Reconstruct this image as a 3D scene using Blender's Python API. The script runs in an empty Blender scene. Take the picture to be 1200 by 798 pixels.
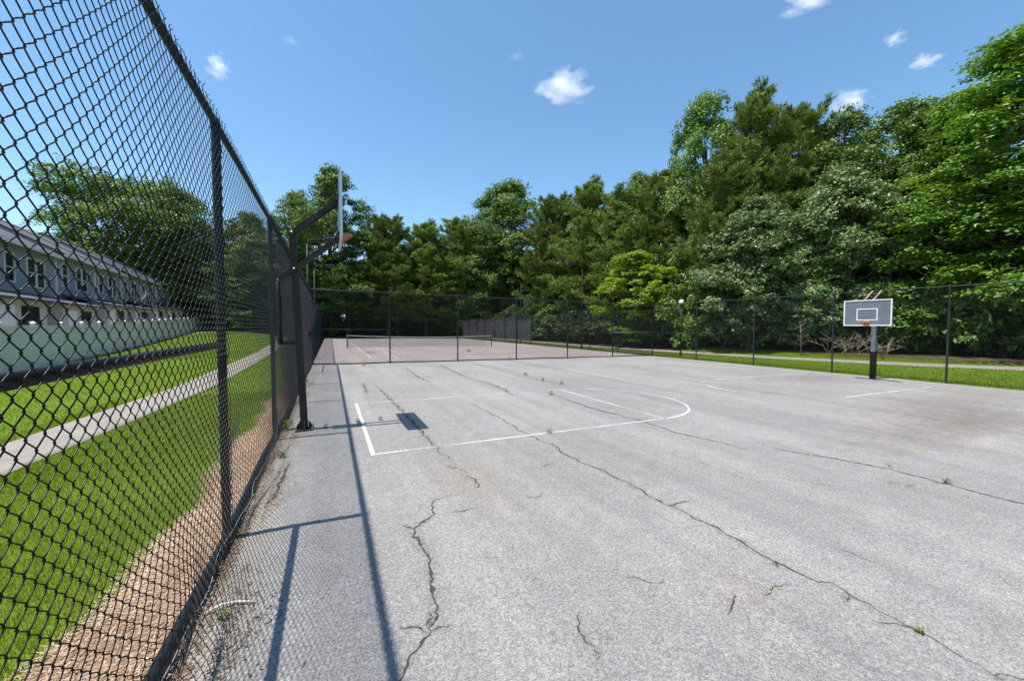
import bpy, math, random
import numpy as np
from mathutils import Vector
R_ = math.radians
sc = bpy.context.scene
col = sc.collection

# ------------------------------------------------------------------ camera, sky, sun, exposure
cam_d = bpy.data.cameras.new('camera'); cam = bpy.data.objects.new('camera', cam_d); col.objects.link(cam)
cam.location = (0, 0, 1.75)
cam.rotation_euler = (R_(90 - 2.16), 0, R_(-25.3))
cam_d.sensor_width = 36; cam_d.lens = 13.5; cam_d.clip_start = .05; cam_d.clip_end = 6000
sc.camera = cam

SUN_EL = 72.5
to_sun = Vector((-.605, .03, 1.92)).normalized()
world = bpy.data.worlds.new('World'); sc.world = world; world.use_nodes = True
wn = world.node_tree.nodes; wl = world.node_tree.links; wn.clear()
sky = wn.new('ShaderNodeTexSky'); sky.sky_type = 'NISHITA'; sky.sun_disc = False
sky.sun_elevation = R_(SUN_EL); sky.sun_rotation = R_(-87)
sky.altitude = 0; sky.air_density = 1.0; sky.dust_density = .3; sky.ozone_density = 3.0
bg = wn.new('ShaderNodeBackground'); bg.inputs['Strength'].default_value = .142
wo = wn.new('ShaderNodeOutputWorld'); hsv = wn.new('ShaderNodeHueSaturation'); hsv.inputs['Saturation'].default_value = 1.09; hsv.inputs['Hue'].default_value = .491
wl.new(sky.outputs[0], hsv.inputs['Color']); wl.new(hsv.outputs[0], bg.inputs[0]); wl.new(bg.outputs[0], wo.inputs[0])
sun_d = bpy.data.lights.new('sun', 'SUN'); sun_d.energy = 5.0; sun_d.angle = R_(.53); sun_d.color = (1, .95, .87)
sun = bpy.data.objects.new('sun', sun_d); col.objects.link(sun)
sun.rotation_euler = to_sun.to_track_quat('Z', 'Y').to_euler(); sun.location = (-30, 0, 60)
sc.view_settings.view_transform = 'Standard'; sc.view_settings.look = 'None'
sc.view_settings.exposure = .6; sc.view_settings.gamma = 1; sc.view_settings.use_curve_mapping = False
sc.cycles.use_denoising = True
sc.cycles.max_bounces = 8; sc.cycles.transparent_max_bounces = 12; sc.cycles.volume_bounces = 4
sc.cycles.sample_clamp_indirect = 6

# ------------------------------------------------------------------ helpers
def np_mesh(name, V, F, mat=None, smooth=False, var=None):
    """V (n,3); F list of index arrays, each (m,k)"""
    V = np.asarray(V, np.float32)
    me = bpy.data.meshes.new(name)
    if not isinstance(F, (list, tuple)): F = [F]
    F = [np.asarray(f, np.int32) for f in F if len(f)]
    me.vertices.add(len(V)); me.vertices.foreach_set('co', V.ravel())
    tot = np.concatenate([np.full(len(f), f.shape[1], np.int32) for f in F])
    idx = np.concatenate([f.ravel() for f in F])
    me.loops.add(len(idx)); me.loops.foreach_set('vertex_index', idx)
    me.polygons.add(len(tot))
    st = np.concatenate([[0], np.cumsum(tot)[:-1]]).astype(np.int32)
    me.polygons.foreach_set('loop_start', st)
    me.polygons.foreach_set('use_smooth', np.full(len(tot), smooth))
    if var is not None:
        a = me.attributes.new('var', 'FLOAT', 'POINT'); a.data.foreach_set('value', np.asarray(var, np.float32))
    me.update(calc_edges=True)
    if mat: me.materials.append(mat)
    return me

def link(name, me, parent=None, loc=(0, 0, 0), rz=0, scale=None, kind=None):
    o = bpy.data.objects.new(name, me); col.objects.link(o)
    o.location = loc
    if rz: o.rotation_euler = (0, 0, rz)
    if scale is not None: o.scale = scale
    if parent: o.parent = parent
    if kind: o['kind'] = kind
    return o

def tag(o, label, cat, group=None):
    o['label'] = label; o['category'] = cat
    if group: o['group'] = group
    return o

def thing(name, label, cat, loc=(0, 0, 0), rz=0, group=None):
    o = bpy.data.objects.new(name, None); col.objects.link(o); o.empty_display_size = .2
    o.location = loc; o.rotation_euler = (0, 0, rz)
    return tag(o, label, cat, group)

class MB:
    """collects simple solids for one mesh"""
    def __init__(s): s.V = []; s.Q = []; s.T = []; s.n = 0
    def add(s, V, Q=(), T=()):
        s.V.append(np.asarray(V, float))
        if len(Q): s.Q.append(np.asarray(Q) + s.n)
        if len(T): s.T.append(np.asarray(T) + s.n)
        s.n += len(V); return s
    def box(s, a, b, bev=0):
        (x0, y0, z0), (x1, y1, z1) = a, b
        if bev <= 0:
            V = [(x, y, z) for z in (z0, z1) for y in (y0, y1) for x in (x0, x1)]
            return s.add(V, [(0, 2, 3, 1), (4, 5, 7, 6), (0, 1, 5, 4), (2, 6, 7, 3), (0, 4, 6, 2), (1, 3, 7, 5)])
        # chamfered along the z-edges and caps
        def ring(i, z):
            return [(x0+i+bev, y0+i, z), (x1-i-bev, y0+i, z), (x1-i, y0+i+bev, z), (x1-i, y1-i-bev, z),
                    (x1-i-bev, y1-i, z), (x0+i+bev, y1-i, z), (x0+i, y1-i-bev, z), (x0+i, y0+i+bev, z)]
        V = ring(bev*.6, z0) + ring(0, z0+bev) + ring(0, z1-bev) + ring(bev*.6, z1)
        Q = [(r*8+i, r*8+(i+1) % 8, r*8+8+(i+1) % 8, r*8+8+i) for r in range(3) for i in range(8)]
        Q += [(24, 25, 26, 27), (24, 27, 28, 31), (28, 29, 30, 31), (3, 2, 1, 0), (7, 4, 3, 0), (7, 6, 5, 4)]
        return s.add(V, Q)
    def tube(s, P, r, n=8, cap=True, square=False):
        P = np.asarray(P, float); m = len(P)
        r = np.broadcast_to(np.asarray(r, float), (m,))
        T = np.gradient(P, axis=0); T /= np.linalg.norm(T, axis=1)[:, None] + 1e-9
        ref = np.array([0, 0, 1.]) if abs(T[0][2]) < .9 else np.array([1., 0, 0])
        V = []
        a = np.arange(n) / n * 2 * math.pi + (math.pi / n if square else 0)
        for i in range(m):
            A = np.cross(T[i], ref); A /= np.linalg.norm(A) + 1e-9; B = np.cross(A, T[i])
            V.append(P[i] + r[i] * (np.cos(a)[:, None] * A + np.sin(a)[:, None] * B))
        V = np.concatenate(V); Q = []
        for i in range(m - 1):
            for j in range(n): Q.append((i*n+j, i*n+(j+1) % n, (i+1)*n+(j+1) % n, (i+1)*n+j))
        Tn = []
        if cap:
            c0 = len(V); V = np.concatenate([V, P[:1], P[-1:]])
            for j in range(n):
                Tn.append((c0, (j+1) % n, j)); Tn.append((c0+1, (m-1)*n+j, (m-1)*n+(j+1) % n))
        return s.add(V, Q, Tn)
    def lathe(s, prof, n=16, c=(0, 0, 0)):
        V = []; Q = []
        for (r, z) in prof:
            for j in range(n):
                a = 2*math.pi*j/n; V.append((c[0]+r*math.cos(a), c[1]+r*math.sin(a), c[2]+z))
        for i in range(len(prof)-1):
            for j in range(n): Q.append((i*n+j, i*n+(j+1) % n, (i+1)*n+(j+1) % n, (i+1)*n+j))
        return s.add(V, Q)
    def mesh(s, name, mat, smooth=False):
        F = []
        if s.Q: F.append(np.concatenate(s.Q))
        if s.T: F.append(np.concatenate(s.T))
        return np_mesh(name, np.concatenate(s.V), F, mat, smooth)
    def build(s, name, mat, parent=None, smooth=False, **k):
        return link(name, s.mesh(name, mat, smooth), parent, **k)

def ss(a, b, x):
    t = np.clip((np.asarray(x, float) - a) / (b - a), 0, 1); return t * t * (3 - 2 * t)

# ------------------------------------------------------------------ materials
def new_mat(name):
    m = bpy.data.materials.new(name); m.use_nodes = True
    nt = m.node_tree; return m, nt.nodes, nt.links, nt.nodes['Principled BSDF']
def plain(name, c, rough=.5, metal=0, spec=.5, noise=0, nscale=8):
    m, n, l, p = new_mat(name)
    p.inputs['Roughness'].default_value = rough; p.inputs['Metallic'].default_value = metal
    p.inputs['Specular IOR Level'].default_value = spec
    if noise:
        t = n.new('ShaderNodeTexCoord'); x = n.new('ShaderNodeTexNoise'); x.inputs['Scale'].default_value = nscale
        x.inputs['Detail'].default_value = 6; l.new(t.outputs['Object'], x.inputs['Vector'])
        r = n.new('ShaderNodeValToRGB'); r.color_ramp.elements[0].position = .3; r.color_ramp.elements[1].position = .7
        r.color_ramp.elements[0].color = [v * (1 - noise) for v in c] + [1]; r.color_ramp.elements[1].color = [min(1, v * (1 + noise)) for v in c] + [1]
        l.new(x.outputs['Fac'], r.inputs[0]); l.new(r.outputs[0], p.inputs['Base Color'])
        rr = n.new('ShaderNodeMapRange'); rr.inputs['To Min'].default_value = max(0, rough - .12); rr.inputs['To Max'].default_value = min(1, rough + .12)
        l.new(x.outputs['Fac'], rr.inputs['Value']); l.new(rr.outputs[0], p.inputs['Roughness'])
    else: p.inputs['Base Color'].default_value = (*c, 1)
    return m
def leafy(name, cols, rough=.48, trans=.16, spec=.42):
    """colour follows a random number stored per leaf"""
    m, n, l, p = new_mat(name)
    a = n.new('ShaderNodeAttribute'); a.attribute_name = 'var'
    oi = n.new('ShaderNodeObjectInfo')
    r = n.new('ShaderNodeValToRGB')
    while len(r.color_ramp.elements) < len(cols): r.color_ramp.elements.new(.5)
    for i, c in enumerate(cols):
        r.color_ramp.elements[i].position = i / (len(cols) - 1); r.color_ramp.elements[i].color = (*c, 1)
    l.new(a.outputs['Fac'], r.inputs[0])
    h = n.new('ShaderNodeHueSaturation')
    mr = n.new('ShaderNodeMapRange'); mr.inputs['To Min'].default_value = .8; mr.inputs['To Max'].default_value = 1.2
    l.new(oi.outputs['Random'], mr.inputs['Value']); l.new(mr.outputs[0], h.inputs['Value']); l.new(r.outputs[0], h.inputs['Color'])
    l.new(h.outputs[0], p.inputs['Base Color']); p.inputs['Roughness'].default_value = rough
    p.inputs['Specular IOR Level'].default_value = spec
    if trans:
        t = n.new('ShaderNodeBsdfTranslucent'); hs = n.new('ShaderNodeHueSaturation'); hs.inputs['Hue'].default_value = .485
        hs.inputs['Value'].default_value = 1.5; hs.inputs['Saturation'].default_value = 1.1
        l.new(h.outputs[0], hs.inputs['Color']); l.new(hs.outputs[0], t.inputs['Color'])
        mx = n.new('ShaderNodeMixShader'); mx.inputs[0].default_value = trans
        l.new(p.outputs[0], mx.inputs[1]); l.new(t.outputs[0], mx.inputs[2]); l.new(mx.outputs[0], n['Material Output'].inputs[0])
    return m

def N(n, t, **k):
    x = n.new(t)
    for a, b in k.items(): setattr(x, a, b)
    return x
def asphalt(name, c, tint, stain=True):
    m, n, l, p = new_mat(name)
    t = N(n, 'ShaderNodeTexCoord')
    def noise(scale, detail=4, vec=None, rough=.5):
        x = N(n, 'ShaderNodeTexNoise'); x.inputs['Scale'].default_value = scale; x.inputs['Detail'].default_value = detail
        x.inputs['Roughness'].default_value = rough; l.new(vec or t.outputs['Object'], x.inputs['Vector']); return x
    def ramp(src, a, b, ca, cb):
        r = N(n, 'ShaderNodeValToRGB'); e = r.color_ramp.elements
        e[0].position = a; e[1].position = b; e[0].color = (*ca, 1); e[1].color = (*cb, 1); l.new(src, r.inputs[0]); return r
    def mul(a, b, f=1, mode='MULTIPLY'):
        x = N(n, 'ShaderNodeMix', data_type='RGBA', blend_type=mode); x.inputs[0].default_value = f
        l.new(a, x.inputs[6]); l.new(b, x.inputs[7]); return x.outputs[2]
    big = noise(.35, 6); base = ramp(big.outputs[0], .3, .72, [v*.86 for v in c], [v*1.1 for v in c]).outputs[0]
    mp = N(n, 'ShaderNodeMapping'); mp.inputs['Scale'].default_value = (1.1, .05, 1); l.new(t.outputs['Object'], mp.inputs[0])
    st = noise(1.6, 5, mp.outputs[0], .6); base = mul(base, ramp(st.outputs[0], .35, .62, (.87, .87, .88), (1.05, 1.05, 1.04)).outputs[0])
    tn = noise(.9, 5); base = mul(base, ramp(tn.outputs[0], .55, .75, (1, 1, 1), tint).outputs[0])
    med = noise(5, 6, rough=.65); base = mul(base, ramp(med.outputs[0], .3, .7, (.9, .9, .9), (1.08, 1.08, 1.08)).outputs[0])
    vo = N(n, 'ShaderNodeTexVoronoi'); vo.inputs['Scale'].default_value = 145; l.new(t.outputs['Object'], vo.inputs['Vector'])
    sp = N(n, 'ShaderNodeSeparateColor'); l.new(vo.outputs['Color'], sp.inputs[0])
    base = mul(base, ramp(sp.outputs[0], .05, .95, (.58, .58, .6), (1.4, 1.4, 1.38)).outputs[0], .85)
    fine = noise(45, 3); base = mul(base, ramp(fine.outputs[0], .3, .7, (.82, .82, .82), (1.16, 1.16, 1.16)).outputs[0])
    if stain:
        # rust brown wash and pale scuff on the right of the court, tan dust along the fence foot
        for (cx, cy, rx, ry, cc, sft) in ((11.0, 2.9, 3.2, .7, (.74, .68, .63), 1), (14.5, 4.0, 4, .8, (.84, .8, .77), 1), (9.7, 2.3, .7, .25, (1.25, 1.25, 1.22), 1),
                                          (-.75, 6, .34, 14, (1.08, .98, .86), 1), (1.45, 4.3, .55, .6, (1.02, .98, .9), 1), (16, 8, 3.4, 1.2, (.86, .83, .81), 1)):
            v = N(n, 'ShaderNodeMapping', vector_type='POINT'); v.inputs['Location'].default_value = (-cx/rx, -cy/ry, 0); v.inputs['Scale'].default_value = (1/rx, 1/ry, 0)
            l.new(t.outputs['Object'], v.inputs[0])
            ln = N(n, 'ShaderNodeVectorMath', operation='LENGTH'); l.new(v.outputs[0], ln.inputs[0])
            ad = N(n, 'ShaderNodeMath', operation='MULTIPLY_ADD'); ad.inputs[1].default_value = 1.6; l.new(med.outputs[0], ad.inputs[0]); l.new(ln.outputs['Value'], ad.inputs[2])
            mr = N(n, 'ShaderNodeMapRange'); mr.inputs['From Min'].default_value = 1.0; mr.inputs['From Max'].default_value = 2.2; l.new(ad.outputs[0], mr.inputs['Value'])
            r = ramp(mr.outputs[0], 0, 1, cc, (1, 1, 1)); base = mul(base, r.outputs[0])
    l.new(base, p.inputs['Base Color']); p.inputs['Roughness'].default_value = .88; p.inputs['Specular IOR Level'].default_value = .3
    b = N(n, 'ShaderNodeBump'); b.inputs['Strength'].default_value = .55; b.inputs['Distance'].default_value = .004
    l.new(vo.outputs['Distance'], b.inputs['Height']); l.new(b.outputs[0], p.inputs['Normal'])
    return m

M = {}
M['court'] = asphalt('court_asphalt', (.238, .23, .222), (1.05, 1.0, .93))
M['tennis'] = asphalt('tennis_asphalt', (.245, .208, .198), (1.05, .96, .93), False)
M['concrete'] = plain('path_concrete', (.23, .205, .178), .9, noise=.15, nscale=3)
M['black'] = plain('black_vinyl', (.006, .0065, .008), .42, spec=.3, noise=.2, nscale=30)
M['wire'] = plain('black_vinyl_wire', (.004, .0045, .006), .34, spec=.3)
M['bronze'] = plain('dark_bronze_paint', (.032, .026, .02), .6, spec=.3, noise=.35, nscale=14)
M['post'] = plain('weathered_black_post', (.02, .025, .027), .5, spec=.35, noise=.3, nscale=16)
M['galv'] = plain('galvanised_steel', (.42, .43, .44), .45, .7)
M['alu'] = plain('aluminium_frame', (.55, .56, .57), .4, .5, noise=.1)
M['whiteframe'] = plain('white_board_frame', (.78, .79, .8), .45, noise=.06)
M['orange'] = plain('faded_orange_rim', (.5, .2, .12), .55, noise=.25, nscale=20)
M['vinyl'] = plain('white_vinyl', (.71, .67, .7), .4, noise=.04, nscale=2)
M['bark'] = plain('bark', (.09, .068, .05), .95, noise=.5, nscale=5)
M['deadwood'] = plain('dead_wood', (.25, .2, .15), .9, noise=.35, nscale=6)
M['siding'] = plain('grey_siding', (.3, .31, .34), .75, noise=.05, nscale=1)
M['beige'] = plain('beige_siding', (.5, .46, .4), .8, noise=.06, nscale=1)
M['shingle'] = plain('grey_shingles', (.085, .085, .095), .95, noise=.3, nscale=6)
M['trim'] = plain('white_trim', (.75, .75, .75), .5)
M['glassdark'] = plain('window_glass', (.03, .035, .04), .06, spec=.7)
M['headband'] = plain('net_headband', (.7, .7, .68), .8)
M['netcord'] = plain('net_cord', (.02, .02, .02), .8)
M['crack'] = plain('crack_dirt', (.045, .037, .026), 1, noise=.5, nscale=25)
M['crackhalo'] = plain('crack_edge', (.2, .18, .14), 1, noise=.35, nscale=25)

def paint_mat():
    m, n, l, p = new_mat('worn_white_paint')
    p.inputs['Base Color'].default_value = (.56, .555, .54, 1); p.inputs['Roughness'].default_value = .8
    t = N(n, 'ShaderNodeTexCoord'); a = N(n, 'ShaderNodeTexNoise'); a.inputs['Scale'].default_value = 60; a.inputs['Detail'].default_value = 3
    b = N(n, 'ShaderNodeTexNoise'); b.inputs['Scale'].default_value = 1.1; b.inputs['Detail'].default_value = 4
    l.new(t.outputs['Object'], a.inputs['Vector']); l.new(t.outputs['Object'], b.inputs['Vector'])
    s = N(n, 'ShaderNodeMath', operation='MULTIPLY_ADD'); s.inputs[1].default_value = .9; l.new(a.outputs[0], s.inputs[0]); l.new(b.outputs[0], s.inputs[2])
    at = N(n, 'ShaderNodeAttribute'); at.attribute_name = 'var'
    ad = N(n, 'ShaderNodeMath', operation='ADD'); l.new(s.outputs[0], ad.inputs[0]); l.new(at.outputs['Fac'], ad.inputs[1])
    mr = N(n, 'ShaderNodeMapRange'); mr.inputs['From Min'].default_value = .86; mr.inputs['From Max'].default_value = 1.06
    l.new(ad.outputs[0], mr.inputs['Value'])
    tr = N(n, 'ShaderNodeBsdfTransparent'); mx = N(n, 'ShaderNodeMixShader')
    l.new(mr.outputs[0], mx.inputs[0]); l.new(tr.outputs[0], mx.inputs[1]); l.new(p.outputs[0], mx.inputs[2]); l.new(mx.outputs[0], n['Material Output'].inputs[0])
    return m
def dirt_mat():
    m, n, l, p = new_mat('crack_dirt_spill'); p.inputs['Base Color'].default_value = (.17, .145, .1, 1); p.inputs['Roughness'].default_value = 1
    t = N(n, 'ShaderNodeTexCoord'); a = N(n, 'ShaderNodeTexNoise'); a.inputs['Scale'].default_value = 38; a.inputs['Detail'].default_value = 5; l.new(t.outputs['Object'], a.inputs['Vector'])
    at = N(n, 'ShaderNodeAttribute'); at.attribute_name = 'var'
    mr = N(n, 'ShaderNodeMapRange'); mr.inputs['From Min'].default_value = .42; mr.inputs['From Max'].default_value = .68; mr.inputs['To Max'].default_value = .75; l.new(a.outputs[0], mr.inputs['Value'])
    ml = N(n, 'ShaderNodeMath', operation='MULTIPLY'); l.new(mr.outputs[0], ml.inputs[0]); l.new(at.outputs['Fac'], ml.inputs[1])
    tr = N(n, 'ShaderNodeBsdfTransparent'); mx = N(n, 'ShaderNodeMixShader'); l.new(ml.outputs[0], mx.inputs[0]); l.new(tr.outputs[0], mx.inputs[1]); l.new(p.outputs[0], mx.inputs[2]); l.new(mx.outputs[0], n['Material Output'].inputs[0]); return m
M['dirt'] = dirt_mat()
M['paint'] = paint_mat()

def ground_mat():
    m, n, l, p = new_mat('lawn_ground'); t = N(n, 'ShaderNodeTexCoord')
    a = N(n, 'ShaderNodeTexNoise'); a.inputs['Scale'].default_value = 1.2; a.inputs['Detail'].default_value = 8; l.new(t.outputs['Object'], a.inputs['Vector'])
    r = N(n, 'ShaderNodeValToRGB'); e = r.color_ramp.elements; e[0].position = .3; e[1].position = .7
    e[0].color = (.085, .15, .014, 1); e[1].color = (.13, .2, .02, 1); l.new(a.outputs[0], r.inputs[0])
    # leaf litter under the trees beyond the mown strip
    s = N(n, 'ShaderNodeAttribute'); s.attribute_name = 'var'
    mx = N(n, 'ShaderNodeMix', data_type='RGBA'); l.new(s.outputs['Fac'], mx.inputs[0]); l.new(r.outputs[0], mx.inputs[6]); mx.inputs[7].default_value = (.09, .065, .04, 1)
    l.new(mx.outputs[2], p.inputs['Base Color']); p.inputs['Roughness'].default_value = 1; p.inputs['Specular IOR Level'].default_value = .1
    b = N(n, 'ShaderNodeTexNoise'); b.inputs['Scale'].default_value = 40; b.inputs['Detail'].default_value = 4; l.new(t.outputs['Object'], b.inputs['Vector'])
    bp = N(n, 'ShaderNodeBump'); bp.inputs['Distance'].default_value = .03; l.new(b.outputs[0], bp.inputs['Height']); l.new(bp.outputs[0], p.inputs['Normal'])
    return m
M['ground'] = ground_mat()
M['straw_soil'] = plain('straw_soil', (.24, .155, .1), 1, noise=.45, nscale=30)
M['straw'] = leafy('pine_straw', [(.09, .058, .04), (.3, .2, .13), (.42, .31, .22), (.56, .44, .34)], .9, 0, .15)
M['litter'] = leafy('dry_litter', [(.04, .028, .018), (.14, .09, .055), (.34, .26, .18)], .9, 0, .15)
M['grass'] = leafy('lawn_grass', [(.115, .175, .018), (.185, .265, .025), (.25, .325, .035), (.33, .3, .08)], .55, .3, .25)
M['weed'] = leafy('weed_leaf', [(.08, .13, .02), (.16, .22, .04), (.22, .2, .05)], .6, .25, .2)
M['leafA'] = leafy('leaf_oak', [(0.072, 0.138, 0.019), (0.114, 0.198, 0.03), (0.168, 0.258, 0.048)])
M['leafE'] = leafy('leaf_beech', [(0.066, 0.149, 0.015), (0.105, 0.209, 0.024), (0.149, 0.27, 0.039)], trans=.24)
M['leafP'] = leafy('leaf_pale', [(0.102, 0.174, 0.048), (0.156, 0.24, 0.078), (0.24, 0.324, 0.138)], .45)
M['leafS'] = leafy('leaf_sapling', [(.15, .25, .02), (.21, .33, .026), (.27, .39, .045)], trans=.4)
M['needle'] = leafy('pine_needles', [(0.09, 0.144, 0.024), (0.138, 0.198, 0.036), (0.204, 0.264, 0.058)], .6, .15)
M['leafUShade'] = leafy('leaf_undergrowth_shade', [(.035, .07, .014), (.055, .1, .02), (.085, .14, .03)], trans=.2)  # undergrowth leaves coloured darker, with the shade beneath the trees put into the colour

def acrylic():
    m, n, l, p = new_mat('cloudy_acrylic')
    p.inputs['Base Color'].default_value = (.34, .38, .42, 1); p.inputs['Roughness'].default_value = .25
    tr = N(n, 'ShaderNodeBsdfTransparent'); tr.inputs[0].default_value = (.42, .46, .5, 1); mx = N(n, 'ShaderNodeMixShader')
    t = N(n, 'ShaderNodeTexCoord'); a = N(n, 'ShaderNodeTexNoise'); a.inputs['Scale'].default_value = 5; a.inputs['Detail'].default_value = 6; l.new(t.outputs['Object'], a.inputs['Vector'])
    mr = N(n, 'ShaderNodeMapRange'); mr.inputs['To Min'].default_value = .28; mr.inputs['To Max'].default_value = .6; l.new(a.outputs[0], mr.inputs['Value'])
    l.new(mr.outputs[0], mx.inputs[0]); l.new(tr.outputs[0], mx.inputs[1]); l.new(p.outputs[0], mx.inputs[2]); l.new(mx.outputs[0], n['Material Output'].inputs[0]); return m
M['acrylic'] = acrylic()
def cover(name, c, f):
    m, n, l, p = new_mat(name); p.inputs['Base Color'].default_value = (*c, 1); p.inputs['Roughness'].default_value = .9
    tr = N(n, 'ShaderNodeBsdfTransparent'); mx = N(n, 'ShaderNodeMixShader'); mx.inputs[0].default_value = f
    l.new(tr.outputs[0], mx.inputs[1]); l.new(p.outputs[0], mx.inputs[2]); l.new(mx.outputs[0], n['Material Output'].inputs[0]); return m
M['screen'] = cover('windscreen_fabric', (.16, .165, .175), .34)

# ------------------------------------------------------------------ terrain
SL = -.0123
FX0, FX1, DIV, FAR = -.80, 19.34, 19.05, 60.0          # fence lines
def court_z(x): return np.where(np.asarray(x) > -.6, SL * np.asarray(x, float), -SL * -.6)
def gz(x, y):
    x = np.asarray(x, float); y = np.asarray(y, float)
    z = SL * np.clip(x, -.6, 21)
    z = z - .035                                             # lies under the paving
    out = np.maximum(ss(-.8, -1.0, x), np.maximum(ss(19.4, 19.75, x), ss(60.1, 60.7, y)))
    z = z + .03 * out
    z = z + 1.45 * ss(18, 88, y) * ss(-3, -11, x)            # lawn climbs towards the far houses
    z = z + .45 * ss(22, 30, x) * ss(-20, -5, y) + .6 * ss(61, 74, y) * ss(-8, 4, x)
    return z
gx = np.unique(np.concatenate([np.linspace(-1500, -60, 16), np.linspace(-60, -10, 26), np.linspace(-10, -1.5, 30), np.linspace(-1.4, 0, 15), np.linspace(0, 19, 20),
                               np.linspace(19.2, 20, 9), np.linspace(20, 60, 50), np.linspace(60, 1500, 16)]))
gy = np.unique(np.concatenate([np.linspace(-1500, -30, 14), np.linspace(-30, 59, 78), np.linspace(59.9, 60.9, 5), np.linspace(62, 120, 50), np.linspace(120, 2000, 16)]))
GX, GY = np.meshgrid(gx, gy, indexing='ij'); GZ = gz(GX, GY)
nx, ny = len(gx), len(gy); I = np.arange(nx * ny).reshape(nx, ny)
gQ = np.stack([I[:-1, :-1], I[1:, :-1], I[1:, 1:], I[:-1, 1:]], -1).reshape(-1, 4)
litter = np.maximum(np.maximum(ss(26.0, 27.5, GX), ss(61.5, 64, GY) * ss(-14, -6, GX)), ss(19.6, 22.5, GX) * ss(15, 24, GY))
ground = link('ground', np_mesh('ground', np.stack([GX, GY, GZ], -1).reshape(-1, 3), gQ, M['ground'], True, litter.ravel()), kind='structure')

def sheet(name, xs, y0, y1, mat, lift=0, thick=.06, ny_=2):
    xs = np.asarray(xs); ys = np.linspace(y0, y1, ny_)
    X, Y = np.meshgrid(xs, ys, indexing='ij'); Z = court_z(X) + lift
    a, b = X.shape; J = np.arange(a * b).reshape(a, b)
    Q = np.stack([J[:-1, :-1], J[1:, :-1], J[1:, 1:], J[:-1, 1:]], -1).reshape(-1, 4)
    V = np.stack([X, Y, Z], -1).reshape(-1, 3)
    # skirt
    loop = list(J[:, 0]) + list(J[-1, 1:]) + list(J[-2::-1, -1]) + list(J[0, -2:0:-1])
    n0 = len(V); V2 = V[loop] - (0, 0, thick); V = np.concatenate([V, V2]); k = len(loop)
    S = [(loop[(i+1) % k], loop[i], n0+i, n0+(i+1) % k) for i in range(k)]
    return link(name, np_mesh(name, V, [Q, S], mat), kind='structure')
court = sheet('court_surface', [-.79, -.3, 0, 5, 10, 15, 19.25], -12, DIV - .03, M['court'])
tennis = sheet('tennis_court', [-.79, 0, 10, 19.25], DIV + .03, FAR - .1, M['tennis'], lift=-.004)

def ribbon(name, P, w, mat, parent, lift=.004, jag=0, seed=0, var=0, closed=False, taper=False):
    """flat strip on the court along a polyline"""
    rng = np.random.default_rng(seed); P = np.asarray(P, float)
    if jag:
        out = []
        for a, b in zip(P[:-1], P[1:]):
            L = np.linalg.norm(b - a); k = max(2, int(L / jag)); t = np.linspace(0, 1, k, endpoint=False)
            q = a + (b - a) * t[:, None]; d = (b - a) / L; nrm = np.array([-d[1], d[0]])
            off = rng.normal(0, jag * .3, k); off[0] = 0
            off += .35 * jag * np.sin(np.cumsum(rng.uniform(.2, 1.1, k)))
            out.append(q + nrm * off[:, None])
        P = np.concatenate(out + [P[-1:]])
    T = np.gradient(P, axis=0); T /= np.linalg.norm(T, axis=1)[:, None] + 1e-9
    Nn = np.stack([-T[:, 1], T[:, 0]], -1)
    W = np.full(len(P), w / 2.)
    WL, WR = W.copy(), W.copy()
    if jag:
        WL = W * np.clip(rng.lognormal(-.15, .75, len(P)), .15, 3.2); WR = W * np.clip(rng.lognormal(-.15, .75, len(P)), .25, 2.4)
    if taper:
        e = np.minimum(1, np.minimum(np.arange(len(P)), np.arange(len(P))[::-1]) / (len(P) * .25)); WL *= e; WR *= e
    A = P + Nn * WL[:, None]; B = P - Nn * WR[:, None]
    V = np.concatenate([A, B]); V = np.column_stack([V, court_z(V[:, 0]) + lift])
    n = len(P); i = np.arange(n - 1); Q = np.stack([n + i, n + i + 1, i + 1, i], -1)
    if closed: Q = np.concatenate([Q, [[n + n - 1, n, 0, n - 1]]])
    return link(name, np_mesh(name, V, Q, mat, var=np.full(len(V), var)), parent)

LX0, LX1, LY0, LY1 = .5, 5.92, 5.5, 9.3
cy = (LY0 + LY1) / 2; rad = (LY1 - LY0) / 2
def line(a, b, w=.055, var=0, par=court, lift=.004): return ribbon('painted_line', np.linspace(a, b, 12), w, M['paint'], par, lift, var=var)
line((LX0, LY0 - .03), (LX0, LY1 + .02), .055, .12); line((LX0 + .04, LY0), (LX1 + .02, LY0), .038, .1); line((LX0 + .04, LY1), (LX1, LY1), .042, .04); line((LX1, LY0 + .03), (LX1, LY1 - .03), .042, .06)
ar = lambda c, a0, a1, k=40: np.stack([c[0] + rad * np.cos(np.linspace(a0, a1, k)), c[1] + rad * np.sin(np.linspace(a0, a1, k))], -1)
ribbon('painted_line', ar((LX1, cy), R_(-88), R_(20)), .045, M['paint'], court, var=.13)
ribbon('painted_line', ar((LX1, cy), R_(20), R_(88)), .045, M['paint'], court, var=.06)
line((12.35, LY0 - .1), (17.9, LY0 - .1), .05, .08); line((12.35, LY1 - .1), (17.9, LY1 - .1), .05, .06); line((12.35, LY0 - .07), (12.35, LY1 - .14), .05, .0); line((17.9, LY0 - .1), (17.9, LY1 - .1), .05, -.1)
ribbon('painted_line', ar((12.35, cy - .1), R_(93), R_(267)), .045, M['paint'], court, var=-.04)
ribbon('painted_line', ar((12.35, cy - .1), R_(150), R_(185), 12), .06, M['paint'], court, lift=.008, var=.2)
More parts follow.
